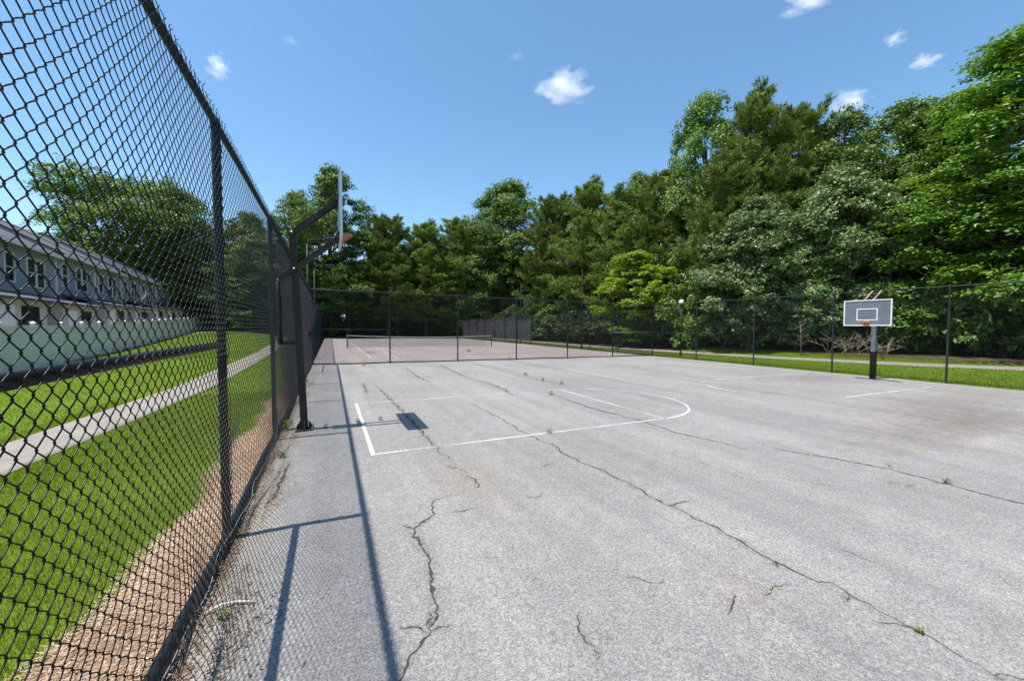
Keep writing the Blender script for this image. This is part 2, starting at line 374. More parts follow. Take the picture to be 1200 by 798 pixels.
# tennis markings
for x in (2.0, 3.37, 11.6, 12.97): line((x, 21.7), (x, 45.4), .05, .08, tennis, .0)
for y in (21.6, 45.5): line((2, y), (12.97, y), .06, .08, tennis, .0)
for y in (27.1, 39.9): line((3.42, y), (11.55, y), .05, .05, tennis, .0)
line((7.49, 27.15), (7.49, 39.85), .05, .0, tennis, .0)

cracks = [
 ([(1.2, 12.5), (1.25, 10.06), (1.32, 8.28), (1.35, 6.62), (1.36, 5.53), (1.38, 4.95), (1.40, 4.54), (1.38, 4.36)], .022),
 ([(1.38, 4.36), (1.48, 4.15), (1.47, 3.99), (1.39, 3.86)], .014),
 ([(1.17, 3.84), (.9, 3.79), (.84, 3.5), (.62, 3.32), (.62, 3.05), (.65, 2.86), (.62, 2.65), (.57, 2.41), (.56, 2.25), (.49, 2.14), (.41, 2.07), (.34, 2.0), (.28, 1.9), (.2, 1.6)], .015),
 ([(.62, 3.32), (.55, 3.42)], .01), ([(.49, 2.14), (.52, 2.3)], .008),
 ([(.96, 3.47), (1.27, 3.46)], .007),
 ([(2.9, 9.2), (2.95, 6.78), (2.91, 5.45), (2.99, 4.87), (2.92, 4.33), (3.0, 3.84), (3.02, 3.39), (3.0, 2.73), (3.05, 2.32), (3.04, 2.01), (3.02, 1.74), (3.03, 1.52), (3.12, 1.33), (3.06, 1.13), (3.08, 1.01), (3.09, .91), (3.04, .79), (3.03, .66), (3.0, .2)], .013),
 ([(3.02, 1.74), (2.96, 1.66)], .012),
 ([(5.4, 9.44), (5.26, 7.96), (5.18, 6.89), (5.38, 5.61), (5.3, 4.6), (5.49, 3.99), (5.49, 3.58), (5.84, 3.52)], .022),
 ([(5.98, 3.83), (6.0, 3.27), (6.24, 2.89), (6.43, 2.31), (6.43, 1.81), (6.40, 1.48), (6.43, 1.27), (6.4, .2)], .018),
 ([(4.65, 18.2), (4.45, 15.46), (4.26, 12.17)], .03), ([(4.26, 12.17), (4.52, 11.42), (4.43, 9.82), (4.24, 8.87)], .03),
 ([(6.26, 18.65), (6.27, 14.14), (6.28, 12.14), (6.47, 10.08), (6.17, 8.83)], .02),
 ([(2.43, 1.64), (2.31, 1.57), (2.17, 1.51)], .006), ([(1.39, 1.94), (1.26, 1.77), (1.28, 1.61), (1.23, 1.58)], .006), ([(2.88, 1.52), (2.66, 1.55), (2.54, 1.5)], .005),
 ([(.89, 12.81), (.84, 10.5)], .03), ([(2.92, 17.48), (2.76, 13.69), (2.82, 11.68)], .025),
 ([(-.51, 5.74), (-.53, 5.06), (-.54, 4.57), (-.66, 4.22)], .02), ([(8.6, 18.9), (8.9, 14), (8.7, 9), (9.0, 6.2)], .014), ([(12.9, 18), (12.6, 13), (12.8, 10)], .016)]
crng = np.random.default_rng(44)
for i in (2, 6, 6, 6, 6, 8, 9, 9, 0, 0, 2, 6, 9, 8, 6, 2):          # short side branches
    P = np.array(cracks[i][0]); j = crng.integers(1, len(P) - 1); a = crng.uniform(0, 6.28); L_ = crng.uniform(.1, .35)
    q = [P[j]]
    for _ in range(3): a += crng.normal(0, .5); q.append(q[-1] + L_ / 3 * np.array([math.cos(a), math.sin(a)]))
    cracks.append(([tuple(v) for v in q], .006))
for i in range(9):                                              # hairline crazing near mid court
    p = np.array([crng.uniform(1.2, 6.5), crng.uniform(1.3, 5)]); a = crng.uniform(0, 6.28); q = [p]
    for _ in range(5): a += crng.normal(0, .7); q.append(q[-1] + .07 * np.array([math.cos(a), math.sin(a)]))
    cracks.append(([tuple(v) for v in q], .0035))
for i, (P, w) in enumerate(cracks):
    ribbon('crack', P, w, M['crack'], court, .0025, jag=.026 if P[0][1] < 7 else .06, seed=i, taper=True)
def spill(P, w, parent, seed):
    rng = np.random.default_rng(seed); P = np.asarray(P, float); d = np.concatenate([[0], np.cumsum(np.linalg.norm(np.diff(P, axis=0), axis=1))]); s_ = np.linspace(0, d[-1], max(6, int(d[-1] / .12)))
    C = np.stack([np.interp(s_, d, P[:, 0]), np.interp(s_, d, P[:, 1])], -1); T = np.gradient(C, axis=0); T /= np.linalg.norm(T, axis=1)[:, None] + 1e-9; Nn = np.stack([-T[:, 1], T[:, 0]], -1)
    W = w * rng.uniform(.5, 1.5, len(C)); V = np.concatenate([C + Nn * W[:, None], C, C - Nn * W[:, None]]); n = len(C); V = np.column_stack([V, court_z(V[:, 0]) + .0014])
    i = np.arange(n - 1); Q = np.concatenate([np.stack([n + i, n + i + 1, i + 1, i], -1), np.stack([2*n + i, 2*n + i + 1, n + i + 1, n + i], -1)])
    e = np.minimum(1, np.minimum(np.arange(n), np.arange(n)[::-1]) / (n * .2)) * rng.uniform(.3, 1, n)
    link('crack_dirt', np_mesh('crack_dirt', V, Q, M['dirt'], var=np.concatenate([0 * e, e, 0 * e])), parent)
for i, (P, w) in enumerate(cracks): spill(P, w * 2.6 + .02, court, 200 + i)
tcr = [([(3.2, 30), (3.6, 27.5), (3.5, 25)], .05), ([(6.5, 24), (6.9, 20)], .04), ([(9.5, 27), (9.8, 22)], .03), ([(1.2, 24), (2.4, 23.7)], .05)]
for i, (P, w) in enumerate(tcr): ribbon('crack', P, w, M['crack'], tennis, -.001, jag=.1, seed=50 + i, taper=True)

# paths
def path_strip(name, C, w, y, mat):
    y = np.asarray(y, float); c = np.interp(y, C[0], C[1]); V = []
    for s in (-1, -.86, .86, 1):
        x = c + s * w / 2; V.append(np.stack([x, y, gz(x, y) + (.045 if abs(s) < 1 else .015)], -1))
    V = np.stack(V, 1).reshape(-1, 3); J = np.arange(len(V)).reshape(-1, 4)
    Q = np.stack([J[:-1, :-1], J[:-1, 1:], J[1:, 1:], J[1:, :-1]], -1).reshape(-1, 4)
    return link(name, np_mesh(name, V, Q, mat), kind='structure')
ys = np.linspace(-15, 80, 120)
path_strip('path', ([-15, 5, 14, 30, 80], [-4.6, -4.05, -3.5, -3.9, -6.5]), 1.0, ys, M['concrete'])
path_strip('path', ([-15, 4, 8, 14, 30, 80], [29, 26.3, 25.2, 24.2, 22.9, 23.0]), .9, ys, M['concrete'])
# pine straw strip along the left fence
def strip_w(y): return -1.3 + .08 * np.sin(y * 1.7) + .05 * np.sin(y * 4.1 + 1) - .1 * ss(4, 1, y)
ysr = np.linspace(-8, 19, 140); V = []
for k in np.linspace(0, 1, 5):
    x = (FX0 + .03) * (1 - k) + strip_w(ysr) * k
    V.append(np.stack([x, ysr, gz(x, ysr) * 0 + .004 + .035 * np.sin(math.pi * min(1, k + .1)) - .01 * (k == 1)], -1))
V = np.stack(V, 1).reshape(-1, 3); J = np.arange(len(V)).reshape(-1, 5)
Q = np.stack([J[:-1, 1:], J[:-1, :-1], J[1:, :-1], J[1:, 1:]], -1).reshape(-1, 4)
link('straw_bed', np_mesh('straw_bed', V, Q, M['straw_soil'], True), kind='structure')

# ------------------------------------------------------------------ scattered stuff: straw, grass
def blades(name, P, h, w, lean, mat, rng, flat=False):
    n = len(P); a = rng.uniform(0, 2 * math.pi, n); d = np.stack([np.cos(a), np.sin(a), 0 * a], -1)
    b = rng.uniform(0, 2 * math.pi, n); e = np.stack([np.cos(b), np.sin(b), 0 * b], -1)
    h = h * rng.uniform(.6, 1.3, n)
    up = np.array([0, 0, 1.])
    if flat: tip = P + d * h[:, None] + up * (h * rng.uniform(-.05, .25, n))[:, None]
    else: tip = P + up * h[:, None] + d * (h * lean * rng.uniform(0, 1, n))[:, None]
    V = np.concatenate([P - e * w / 2, P + e * w / 2, tip]); i = np.arange(n)
    var = rng.beta(2.2, 2.8, n)
    lo = np.sin(P[:, 0] * 1.9 + 1.3 * np.sin(P[:, 1] * .7)) * np.sin(P[:, 1] * 1.3 + np.sin(P[:, 0] * 2.3)) + .6 * np.sin(P[:, 0] * 5.1 + P[:, 1] * 3.7) * np.sin(P[:, 1] * 6.3 - P[:, 0] * 2)
    var = np.clip(var + .13 * lo, 0, 1)
    return np_mesh(name, V, np.stack([i, n + i, 2 * n + i], -1), mat, var=np.tile(var, 3))
rng = np.random.default_rng(3)
n = 36000; y = 1.0 + 14 * rng.random(n) ** 1.6; k = rng.random(n); x = (FX0 + .04) * (1 - k) + (strip_w(y) - .04) * k
P = np.stack([x, y, .008 + .034 * np.sin(math.pi * np.minimum(1, k + .1))], -1)
link('pine_straw', blades('pine_straw', P, .055, .011, 0, M['straw'], rng, True), kind='stuff')
tag(bpy.data.objects['pine_straw'], 'brown pine straw mulch strewn along the foot of the left fence', 'mulch')
def lawn_pts(n, x0, x1, y0, y1, pw=1.0):
    y = y0 + (y1 - y0) * rng.random(n) ** pw; x = x0 + (x1 - x0) * rng.random(n); return x, y
def on_path(x, y):
    c1 = np.interp(y, [-15, 5, 14, 30, 80], [-4.6, -4.05, -3.5, -3.9, -6.5]); c2 = np.interp(y, [-15, 4, 8, 14, 30, 80], [29, 26.3, 25.2, 24.2, 22.9, 23.0])
    return (abs(x - c1) < .5) | (abs(x - c2) < .45)
Ps = []
for (nn, x0, x1, y0, y1, pw, hh, ww) in ((170000, -4.6, -1.2, 1.6, 12, 1.5, .055, .006), (90000, -11, -1.2, 6, 32, 1.3, .06, .014), (60000, -14, -1.3, 25, 70, 1, .07, .03),
                                         (70000, 19.5, 27.5, -4, 21, 1, .065, .02), (25000, 19.5, 24, 18, 54, 1, .07, .03)):
    x, y = lawn_pts(nn, x0, x1, y0, y1, pw)
    ok = ~on_path(x, y) & ~((x > strip_w(y) - .02 + .06 * rng.normal(size=nn)) & (x < 0) & (y < 19))
    x, y = x[ok], y[ok]; Ps.append(blades('g', np.stack([x, y, gz(x, y) - .003], -1), hh, ww, .8, M['grass'], rng))
for i, me in enumerate(Ps):
    o = link('lawn_grass', me, kind='stuff')
    tag(o, ['close mown green grass beside the pine straw bed', 'bright mown lawn running past the concrete path', 'far mown lawn below the townhouses',
            'mown grass strip with a path beyond the right fence', 'thin grass beside the tennis court by the wood'][i], 'grass')

# ------------------------------------------------------------------ chain link fences
def chain_mesh(name, W, H, npp, sides, r=.0024, bulge=None, seed=0, gap=.035):
    rng = np.random.default_rng(seed)
    n = int(round(W / .041)); n -= n % 2; pw = W / n; per = .080; m = int(H / per)
    u = np.arange(m * npp + 1) / npp * 2 * math.pi
    s = np.arcsin(np.sin(u) * .93) / math.asin(.93); d = np.clip(np.cos(u) * 2.2, -1, 1) * r * 1.1
    z = gap + u / (2 * math.pi) * (H - gap + .045) / m
    K = len(u); allV = []; a = np.arange(sides) / sides * 2 * math.pi
    for k in range(n):
        sg = 1 if k % 2 == 0 else -1
        y = (k + .5) * pw + sg * s * (pw / 2 + r * 1.1)
        C = np.stack([sg * d, y, z], -1)
        C[-1, 1] += rng.normal(0, .006); C[-1, 0] += rng.normal(0, .008); C[-1, 2] += rng.uniform(-.01, .012)
        C[:, 1] += .0015 * np.sin(z * 3 + k * .3)
        if bulge is not None: C[:, 0] += bulge(C[:, 1], C[:, 2])
        T = np.gradient(C, axis=0); T /= np.linalg.norm(T, axis=1)[:, None]
        A = np.cross(T, np.array([1., 0, 0])); A /= np.linalg.norm(A, axis=1)[:, None]; B = np.cross(T, A)
        allV.append((C[:, None, :] + r * (np.cos(a)[None, :, None] * A[:, None] + np.sin(a)[None, :, None] * B[:, None])).reshape(-1, 3))
    V = np.concatenate(allV)
    base = np.arange(K - 1)[:, None] * sides + np.arange(sides)[None]
    nxt = np.arange(K - 1)[:, None] * sides + (np.arange(sides)[None] + 1) % sides
    q = np.stack([base, nxt, nxt + sides, base + sides], -1).reshape(-1, 4)
    Q = (q[None] + (np.arange(n) * K * sides)[:, None, None]).reshape(-1, 4)
    return np_mesh(name, V, Q, M['wire'], True)
BAY = 3.05; HB, HT = 3.36, 3.02
def bulge1(y, z):
    return .06 * np.exp(-((z - .3) / .28) ** 2) * np.sin(math.pi * y / BAY) ** 2 * (1 + .4 * np.sin(y * 5)) + .012 * np.sin(z * 2.3 + y * 1.4) * np.sin(math.pi * y / BAY)
def bulge2(y, z):
    return -.09 * np.exp(-((z - .55) / .32) ** 2) * np.exp(-((y - .5) / .6) ** 2) + .05 * np.exp(-((z - .3) / .25) ** 2) * np.sin(math.pi * y / BAY)
near1 = chain_mesh('chain_link_near', BAY, HB, 10, 5, bulge=bulge1, seed=1)
near2 = chain_mesh('chain_link_mid', BAY, HB, 8, 3, bulge=bulge2, seed=2)
farm = chain_mesh('chain_link_far', BAY, HB, 4, 3, r=.0033, seed=3)

def post_mesh(H, r, mat, name='post'):
    b = MB(); b.tube([(0, 0, -.3), (0, 0, H)], r, 12, cap=False)
    b.lathe([(r * 1.12, H - .05), (r * 1.15, H - .01), (r * .95, H + .025), (r * .5, H + .045), (.001, H + .05)], 12)
    return b.mesh(name, mat, True)
pm_big = post_mesh(HB, .032, M['black']); pm_mid = post_mesh(HB, .033, M['post']); pm_low = post_mesh(HT, .033, M['post'])
def fence(name, label, p0, p1, n, H, pm, meshes, mesh_off, rail_r=.021, bottom='rail', zf=None, skip_first=False, skip_last=False, railmat=None):
    """run of n bays from p0 to p1 (xy)"""
    p0 = np.array(p0, float); p1 = np.array(p1, float); d = (p1 - p0) / np.linalg.norm(p1 - p0); L = np.linalg.norm(p1 - p0) / n
    rz = math.atan2(-d[0], d[1])          # local +y along the run
    t = thing(name, label, 'fence', (p0[0], p0[1], 0), rz)
    zf = zf or (lambda s: 0)
    rm = railmat or M['post']
    for i in range(n + 1):
        if (i == 0 and skip_first) or (i == n and skip_last): continue
        link('post', pm, t, (0, i * L, zf(i * L)))
    b = MB(); k = n * 4
    b.tube([(0, s, zf(s) + H - .005 + .004 * math.sin(s * 2.1)) for s in np.linspace(0, n * L, k + 1)], rail_r, 8); b.build('top_rail', rm, t, True)
    if bottom:
        b = MB(); b.tube([(.012 * math.sin(s * 1.3), s, zf(s) + .045 + .012 * math.sin(s * 1.7 + 1)) for s in np.linspace(.03, n * L - .03, k + 1)], .038 if bottom == 'big' else .026, 8)
        b.build('bottom_rail', rm, t, True)
    for i in range(n):
        me = meshes(i); zz = zf((i + .5) * L)
        o = link('chain_link_mesh', me, t, (mesh_off, i * L, zz - .02), scale=(1, L / BAY, H / HB), kind='stuff')
    return t, L
# left fence beside the basketball court (its bays before and behind the camera too)
lf, _ = fence('chain_link_fence', 'tall black chain link fence between the court and the lawn with pine straw', (FX0, .78 - BAY), (FX0, DIV), 7, HB, pm_big,
              lambda i: near1 if i <= 1 else (near2 if i == 2 else farm), .045, .027, 'big', railmat=M['black'])
b = MB(); b.tube([(0, BAY + .04, 1.60), (0, 2 * BAY - .04, 1.60)], .027, 10); b.build('brace_rail', M['black'], lf, True)
b = MB(); b.tube([(0, 6 * BAY + .04, 1.60), (0, 7 * BAY - .04, 1.60)], .022, 8); b.build('brace_rail', M['black'], lf, True)
b = MB(); b.tube([(.05 + .015 * math.sin(s * 4) + .01 * math.sin(s * 9), BAY + s, .07 + .012 * math.sin(s * 5)) for s in np.linspace(.05, 6, 50)], .003, 5); b.build('tension_wire', M['galv'], lf, True)
rng = np.random.default_rng(8)
band = MB().lathe([(.032, -.012), (.037, -.011), (.039, 0), (.037, .011), (.032, .012)], 12).mesh('tie_band', M['black'], True)
for i in range(1, 7):
    for z in (.35, .9, 1.5, 2.1, 2.7, 3.15): link('tie_band', band, lf, (0, i * BAY, z))
# divider between basketball and tennis
zdiv = lambda s: SL * (FX0 + s)
df, L = fence('chain_link_fence', 'chain link fence crossing the paving between the basketball and tennis courts', (FX0, DIV), (FX1, DIV), 6, HB, pm_mid, lambda i: farm, -.03, .02, 'rail', zdiv, skip_first=True)
# right fence
zr = lambda s: SL * FX1
rf, L = fence('chain_link_fence', 'chain link fence in front of the grass strip and wood, behind the clear backboard', (FX1, DIV), (FX1, DIV - 7 * 3.37), 7, HB, pm_mid, lambda i: farm, -.04, .02, None, zr, skip_first=True)
for nm, o, LL in (('brace_rail', rf, L),):
    b = MB(); b.tube([(0, .04, zr(0) + 1.55), (0, LL - .04, zr(0) + 1.55)], .019, 8); b.build(nm, M['post'], o, True)
b = MB(); Ld = (FX1 - FX0) / 6; b.tube([(0, 5 * Ld + .04, zdiv(5.5 * Ld) + 1.57), (0, 6 * Ld - .04, zdiv(5.5 * Ld) + 1.55)], .019, 8); b.build('brace_rail', M['galv'], df, True)
b = MB(); b.tube([(0, .05, 1.6), (0, Ld - .04, 1.58)], .019, 8); b.build('brace_rail', M['post'], df, True)
# tennis court fences
tl, _ = fence('chain_link_fence', 'lower chain link fence along the tennis court on the lawn side', (FX0, DIV), (FX0, FAR), 12, HT, pm_low, lambda i: farm, .04, .02, 'rail', skip_first=True)
tf, _ = fence('chain_link_fence', 'far chain link fence at the end of the tennis court before the wood', (FX0, FAR), (FX1, FAR), 6, HT, pm_low, lambda i: farm, -.04, .02, 'rail', zdiv, skip_first=True)
tr_, Lr = fence('chain_link_fence', 'chain link fence along the tennis court hung with a grey windscreen', (FX1, FAR), (FX1, DIV), 12, HT, pm_low, lambda i: farm, -.04, .02, 'rail', zr, skip_first=True, skip_last=True)

def cloth(name, W, H, mat, amp=.02, seed=0):
    rng = np.random.default_rng(seed); a, c = 30, 8
    Y, Z = np.meshgrid(np.linspace(0, W, a), np.linspace(0, H, c), indexing='ij')
    X = amp * np.sin(Y * 5 + rng.uniform(0, 6)) * np.sin(Z * 2) + .01 * np.sin(Y * 17)
    J = np.arange(a * c).reshape(a, c); Q = np.stack([J[:-1, :-1], J[1:, :-1], J[1:, 1:], J[:-1, 1:]], -1).reshape(-1, 4)
    V = np.stack([X, Y, Z], -1).reshape(-1, 3); n0 = len(V); V = np.concatenate([V, V + (.004, 0, 0)]); Q = np.concatenate([Q, Q[:, ::-1] + n0])
    return np_mesh(name, V, Q, mat, True)
for i in range(7):
    o = link('windscreen', cloth('windscreen', Lr - .12, 2.62 + .1 * (i % 2), M['screen'], seed=i), None, (FX1 + .09, FAR - i * Lr - .06, SL * FX1 + .22), math.pi)
    tag(o, 'grey fabric windscreen panel tied to the tennis court fence', 'windscreen', 'windscreen panels along the tennis court')

# ------------------------------------------------------------------ basketball hoops
def rim_mesh(name='rim'):
    b = MB(); a = np.linspace(0, 2 * math.pi, 33)
    b.tube(np.stack([.38 + .2286 * np.cos(a), .2286 * np.sin(a), 0 * a], -1), .009, 8, cap=False)
    for s in (-1, 1): b.tube([(.02, s * .1, -.09), (.2, s * .17, -.005)], .007, 6)
    b.box((.0, -.09, -.12), (.012, .09, .03)); b.box((.012, -.07, -.006), (.16, .07, .006))
    return b
def backboard(t, x, yc, z0, w, h, frame, d=1, tilt=0, ring=True):
    """board facing local +x*d, bottom at z0"""
    o = link('backboard', MB().box((-.006, -w/2 + .02, .02), (.006, w/2 - .02, h - .02)).mesh('backboard', M['acrylic']), t, (x, yc, z0))
    o.rotation_euler = (0, tilt, 0 if d > 0 else math.pi)
    f = MB(); fw = .035; ft = .022
    f.box((-ft, -w/2, 0), (ft, w/2, fw)); f.box((-ft, -w/2, h - fw), (ft, w/2, h)); f.box((-ft, -w/2, fw), (ft, -w/2 + fw, h - fw)); f.box((-ft, w/2 - fw, fw), (ft, w/2, h - fw))
    f.build('frame', frame, o)
    s = MB(); x0 = .0085
    for (a, bb) in (((x0, -.3, .2), (x0 + .002, -.27, .62)), ((x0, .27, .2), (x0 + .002, .3, .62)), ((x0, -.27, .59), (x0 + .002, .27, .62)), ((x0, -.27, .2), (x0 + .002, .27, .23))): s.box(a, bb)
    s.build('target_square', M['whiteframe'], o)
    if ring: rim_mesh().build('rim', M['orange'], o, True, loc=(.022, 0, .14))
    else:                                                  # only the gusseted bracket of the rim is left
        b = MB(); b.box((0, -.13, -.14), (.012, .13, .03)); b.box((.012, -.12, .0), (.17, .12, .012))
        for y in (-.12, .11): b.add([(.012, y, 0), (.16, y, 0), (.012, y, -.13), (.012, y + .01, 0), (.16, y + .01, 0), (.012, y + .01, -.13)], [(0, 3, 4, 1), (1, 4, 5, 2), (0, 2, 5, 3)], [(0, 1, 2), (3, 5, 4)])
        b.build('rim_bracket', M['orange'], o, loc=(.022, 0, .16))
    return o
# left hoop
PX, PY = -.42, 7.31
t = thing('basketball_hoop', 'basketball hoop on a leaning dark bronze pole beside the left chain link fence', 'hoop', (PX, PY, 0))
lean = -.12
def sq(b, p, q, w): return b.tube([p, q], w / 2 * math.sqrt(2), 4, square=True)
b = MB(); b.tube([(0, 0, 0), (lean * .985, 0, 3.27)],   .054 * math.sqrt(2), 4, square=True); b.build('pole', M['bronze'], t)
b = MB(); b.box((-.135, -.135, .002), (.135, .135, .018))
for sx in (-1, 1): b.add([(sx*.06, -.006, .018), (sx*.145, -.006, .018), (sx*.06, -.006, .17), (sx*.06, .006, .018), (sx*.145, .006, .018), (sx*.06, .006, .17)], [(0, 1, 4, 3), (1, 2, 5, 4), (0, 3, 5, 2)], [(0, 2, 1), (3, 4, 5)])
for sy in (-1, 1): b.add([(-.006, sy*.06, .018), (-.006, sy*.145, .018), (-.006, sy*.06, .17), (.006, sy*.06, .018), (.006, sy*.145, .018), (.006, sy*.06, .17)], [(0, 1, 4, 3), (1, 2, 5, 4), (0, 3, 5, 2)], [(0, 2, 1), (3, 4, 5)])
b.build('base_plate', M['bronze'], t)
for sx in (-1, 1):
    for sy in (-1, 1): MB().lathe([(.016, 0), (.016, .03), (.007, .03), (.007, .06), (.001, .06)], 6, (sx*.12, sy*.12, .018)).build('anchor_bolt', M['galv'], t)
BX = .60                                                    # board plane, local
for s in (-1, 1):
    b = MB(); sq(b, (lean, s * .095, 3.27), (BX - .04, s * .095, 3.86), .06); b.build('upper_arm', M['bronze'], t)
    b = MB(); sq(b, (-.335, s * .095, 2.49), (BX - .04, s * .095, 3.24), .06); b.build('lower_arm', M['bronze'], t)
b = MB(); b.tube([(-.345, 0, 2.47), (-.335, 0, 2.0), (-.325, 0, 1.47)], [.03, .045, .045], 10); b.build('lift_rod', M['black'], t, True)
for (px_, pz_) in ((-.335, 2.49), (lean, 3.27), (-.098, 2.68)): MB().tube([(px_, -.135, pz_), (px_, .135, pz_)], .018, 8).build('pivot_pin', M['galv'], t, True)
b = MB(); b.box((-.36, -.03, 1.44), (-.11, .03, 1.5)); b.build('bracket', M['bronze'], t)
bb = backboard(t, BX, 0, 3.16, 1.37, 1.0, M['alu'], ring=False)
for z_ in (.06, .66): MB().box((-.05, -.45, z_), (-.024, .45, z_ + .06)).build('mount_bar', M['bronze'], bb)
# right hoop
QX, QY = 18.4, 7.2; gq = SL * QX
t = thing('basketball_hoop', 'basketball hoop with clear white framed backboard on a square post by the right fence', 'hoop', (QX, QY, gq))
b = MB(); sq(b, (0, 0, -.2), (0, 0, 3.0), .13); b.build('pole', plain('faded_grey_pole', (.13, .15, .175), .5, noise=.2, nscale=10), t)
b = MB(); sq(b, (0, 0, .0), (0, 0, 1.02), .15); b.build('pole_sleeve', M['black'], t)
for s in (-1, 1):
    b = MB(); sq(b, (.12, s * .13, 3.28), (-.9, s * .13, 2.66), .05); b.build('upper_arm', M['deadwood'], t)
    b = MB(); sq(b, (.4, s * .13, 2.75), (-.9, s * .13, 2.15), .05); b.build('lower_arm', M['post'], t)
b = MB(); b.tube([(.4, 0, 2.75), (.3, 0, 1.6)], .03, 8); b.build('lift_rod', M['black'], t, True)
bb = backboard(t, -.95, -.15, 1.98, 1.37, .93, M['whiteframe'], -1)

# ------------------------------------------------------------------ tennis net, lights
t = thing('tennis_net', 'tennis net with a pale headband stretched across the tennis court', 'net', (1.2, 33.5, SL * 1.2))
NW = 12.5
for x in (0, NW):
    b = MB(); b.tube([(x, 0, SL * x - .1), (x, 0, SL * x + 1.08)], .045, 10); b.lathe([(.048, 1.06), (.05, 1.09), (.001, 1.1)], 10, (x, 0, SL * x)); b.build('net_post', M['post'], t, True)
xs = np.linspace(.05, NW - .05, 60); sag = lambda x: 1.03 - .13 * (1 - ((x - NW / 2) / (NW / 2)) ** 2) * 1.0
b = MB(); V = []; Q = []
for i, x in enumerate(xs):
    for dy, dz in ((-.012, 0), (.012, 0), (.012, -.06), (-.012, -.06)): V.append((x, dy, SL * x + sag(x) + dz))
for i in range(len(xs) - 1):
    for j in range(4): Q.append((i*4+j, i*4+(j+1) % 4, i*4+4+(j+1) % 4, i*4+4+j))
b.add(V, Q).build('headband', M['headband'], t)
V = []; Q = []; hw = .0035
def strand(p, q):
    p = np.array(p); q = np.array(q); n_ = np.array([0, 1, 0.]); dd = q - p; dd /= np.linalg.norm(dd); w = np.cross(dd, n_) * hw; k = len(V)
    V.extend([p - w, p + w, q + w, q - w]); Q.append((k, k+1, k+2, k+3))
for x in np.arange(.06, NW, .045): strand((x, 0, SL * x + .06), (x, 0, SL * x + sag(x) - .05))
for i in range(18):
    f0 = i / 18
    for a, c in zip(xs[:-1:4], xs[4::4]): strand((a, .002, SL * a + .06 + f0 * (sag(a) - .1)), (c, .002, SL * c + .06 + f0 * (sag(c) - .1)))
link('net_mesh', np_mesh('net_mesh', V, np.array(Q), M['netcord']), t, kind='stuff')

def flood(label, x, y, dirx):
    z = float(gz(x, y)); t = thing('floodlight', label, 'light pole', (x, y, z))
    b = MB(); b.tube([(0, 0, -.2), (0, 0, 3), (0, 0, 6.9)], [.075, .065, .05], 10); b.build('pole', M['bronze'], t, True)
    a = np.linspace(0, math.pi / 2, 9); b = MB(); b.tube(np.concatenate([np.stack([dirx * .45 * (1 - np.cos(a)), 0 * a, 6.9 + .35 * np.sin(a)], -1), [(dirx * 1.0, 0, 7.25)]]), .032, 8); b.build('arm', M['bronze'], t, True)
    b = MB(); x0, x1 = sorted((dirx * .95, dirx * 1.6)); b.box((x0, -.25, 7.14), (x1, .25, 7.36), .03); h = b.build('lamp_head', M['bronze'], t)
    MB().box((x0 + .06, -.2, 7.125), (x1 - .06, .2, 7.142)).build('lens', M['acrylic'], h)
flood('dark court floodlight behind the tennis fence on the wood side, nearer the divider fence', 19.75, 27.6, -1)
flood('dark court floodlight behind the windscreen, beyond the tennis net', 19.75, 39.4, -1)
flood('dark court floodlight beside the lawn, near the divider fence', -1.25, 27.6, 1)
flood('dark court floodlight beside the lawn, beyond the tennis net', -1.25, 39.4, 1)
t = thing('lamp_post', 'slim post lamp with a white globe behind the right fence', 'lamp', (21.2, 18.4, float(gz(21.2, 18.4))))
b = MB(); b.tube([(0, 0, -.2), (0, 0, 3.4)], .045, 10); b.lathe([(.09, 0), (.09, .25), (.05, .32)], 10); b.lathe([(.04, 3.38), (.1, 3.42), (.1, 3.46)], 10); b.build('post', M['post'], t, True)
pr = [(.16 * math.sin(a), 3.6 - .17 * math.cos(a)) for a in np.linspace(.25, math.pi, 12)]; MB().lathe(pr, 16).build('globe', M['whiteframe'], t, True)

# ------------------------------------------------------------------ white vinyl fence and townhouses
u = np.array([-.127, .992]); A0 = np.array([-10.6, 20.0])
def along(s, off=0): return A0 + u * s + np.array([-u[1], u[0]]) * off
PW = 2.44; vrz = math.atan2(-u[0], u[1])
def panel_mesh():
    b = MB(); k = 16; w = (PW - .13) / k
    for i in range(k):
        y0 = .065 + i * w; b.box((-.011, y0 + .004, .12), (.011, y0 + w - .004, 1.66)); 
    b.box((-.024, .065, .04), (.024, PW - .065, .15)); b.box((-.024, .065, 1.64), (.024, PW - .065, 1.78)); b.box((-.006, .066, .13), (.006, PW - .066, 1.65))
    return b.mesh('panel', M['vinyl'])
pmesh = panel_mesh(); vpost = MB().box((-.064, -.064, -.4), (.064, .064, 1.86), .006).mesh('post', M['vinyl'])
cap = MB().add([(-.075, -.075, 1.86), (.075, -.075, 1.86), (.075, .075, 1.86), (-.075, .075, 1.86), (-.075, -.075, 1.885), (.075, -.075, 1.885), (.075, .075, 1.885), (-.075, .075, 1.885), (0, 0, 1.95)],
               [(3, 2, 1, 0), (0, 1, 5, 4), (1, 2, 6, 5), (2, 3, 7, 6), (3, 0, 4, 7)], [(4, 5, 8), (5, 6, 8), (6, 7, 8), (7, 4, 8)]).mesh('post_cap', M['vinyl'])
vf = thing('vinyl_fence', 'white vinyl privacy fence with capped posts along the townhouse gardens', 'fence', (*along(0), 0), vrz)
for i in range(-3, 26):
    x, y = along(i * PW); z = float(gz(x, y)) - .03
    link('panel', pmesh, vf, (0, i * PW, z)); p = link('post', vpost, vf, (0, i * PW, z)); link('post_cap', cap, p)

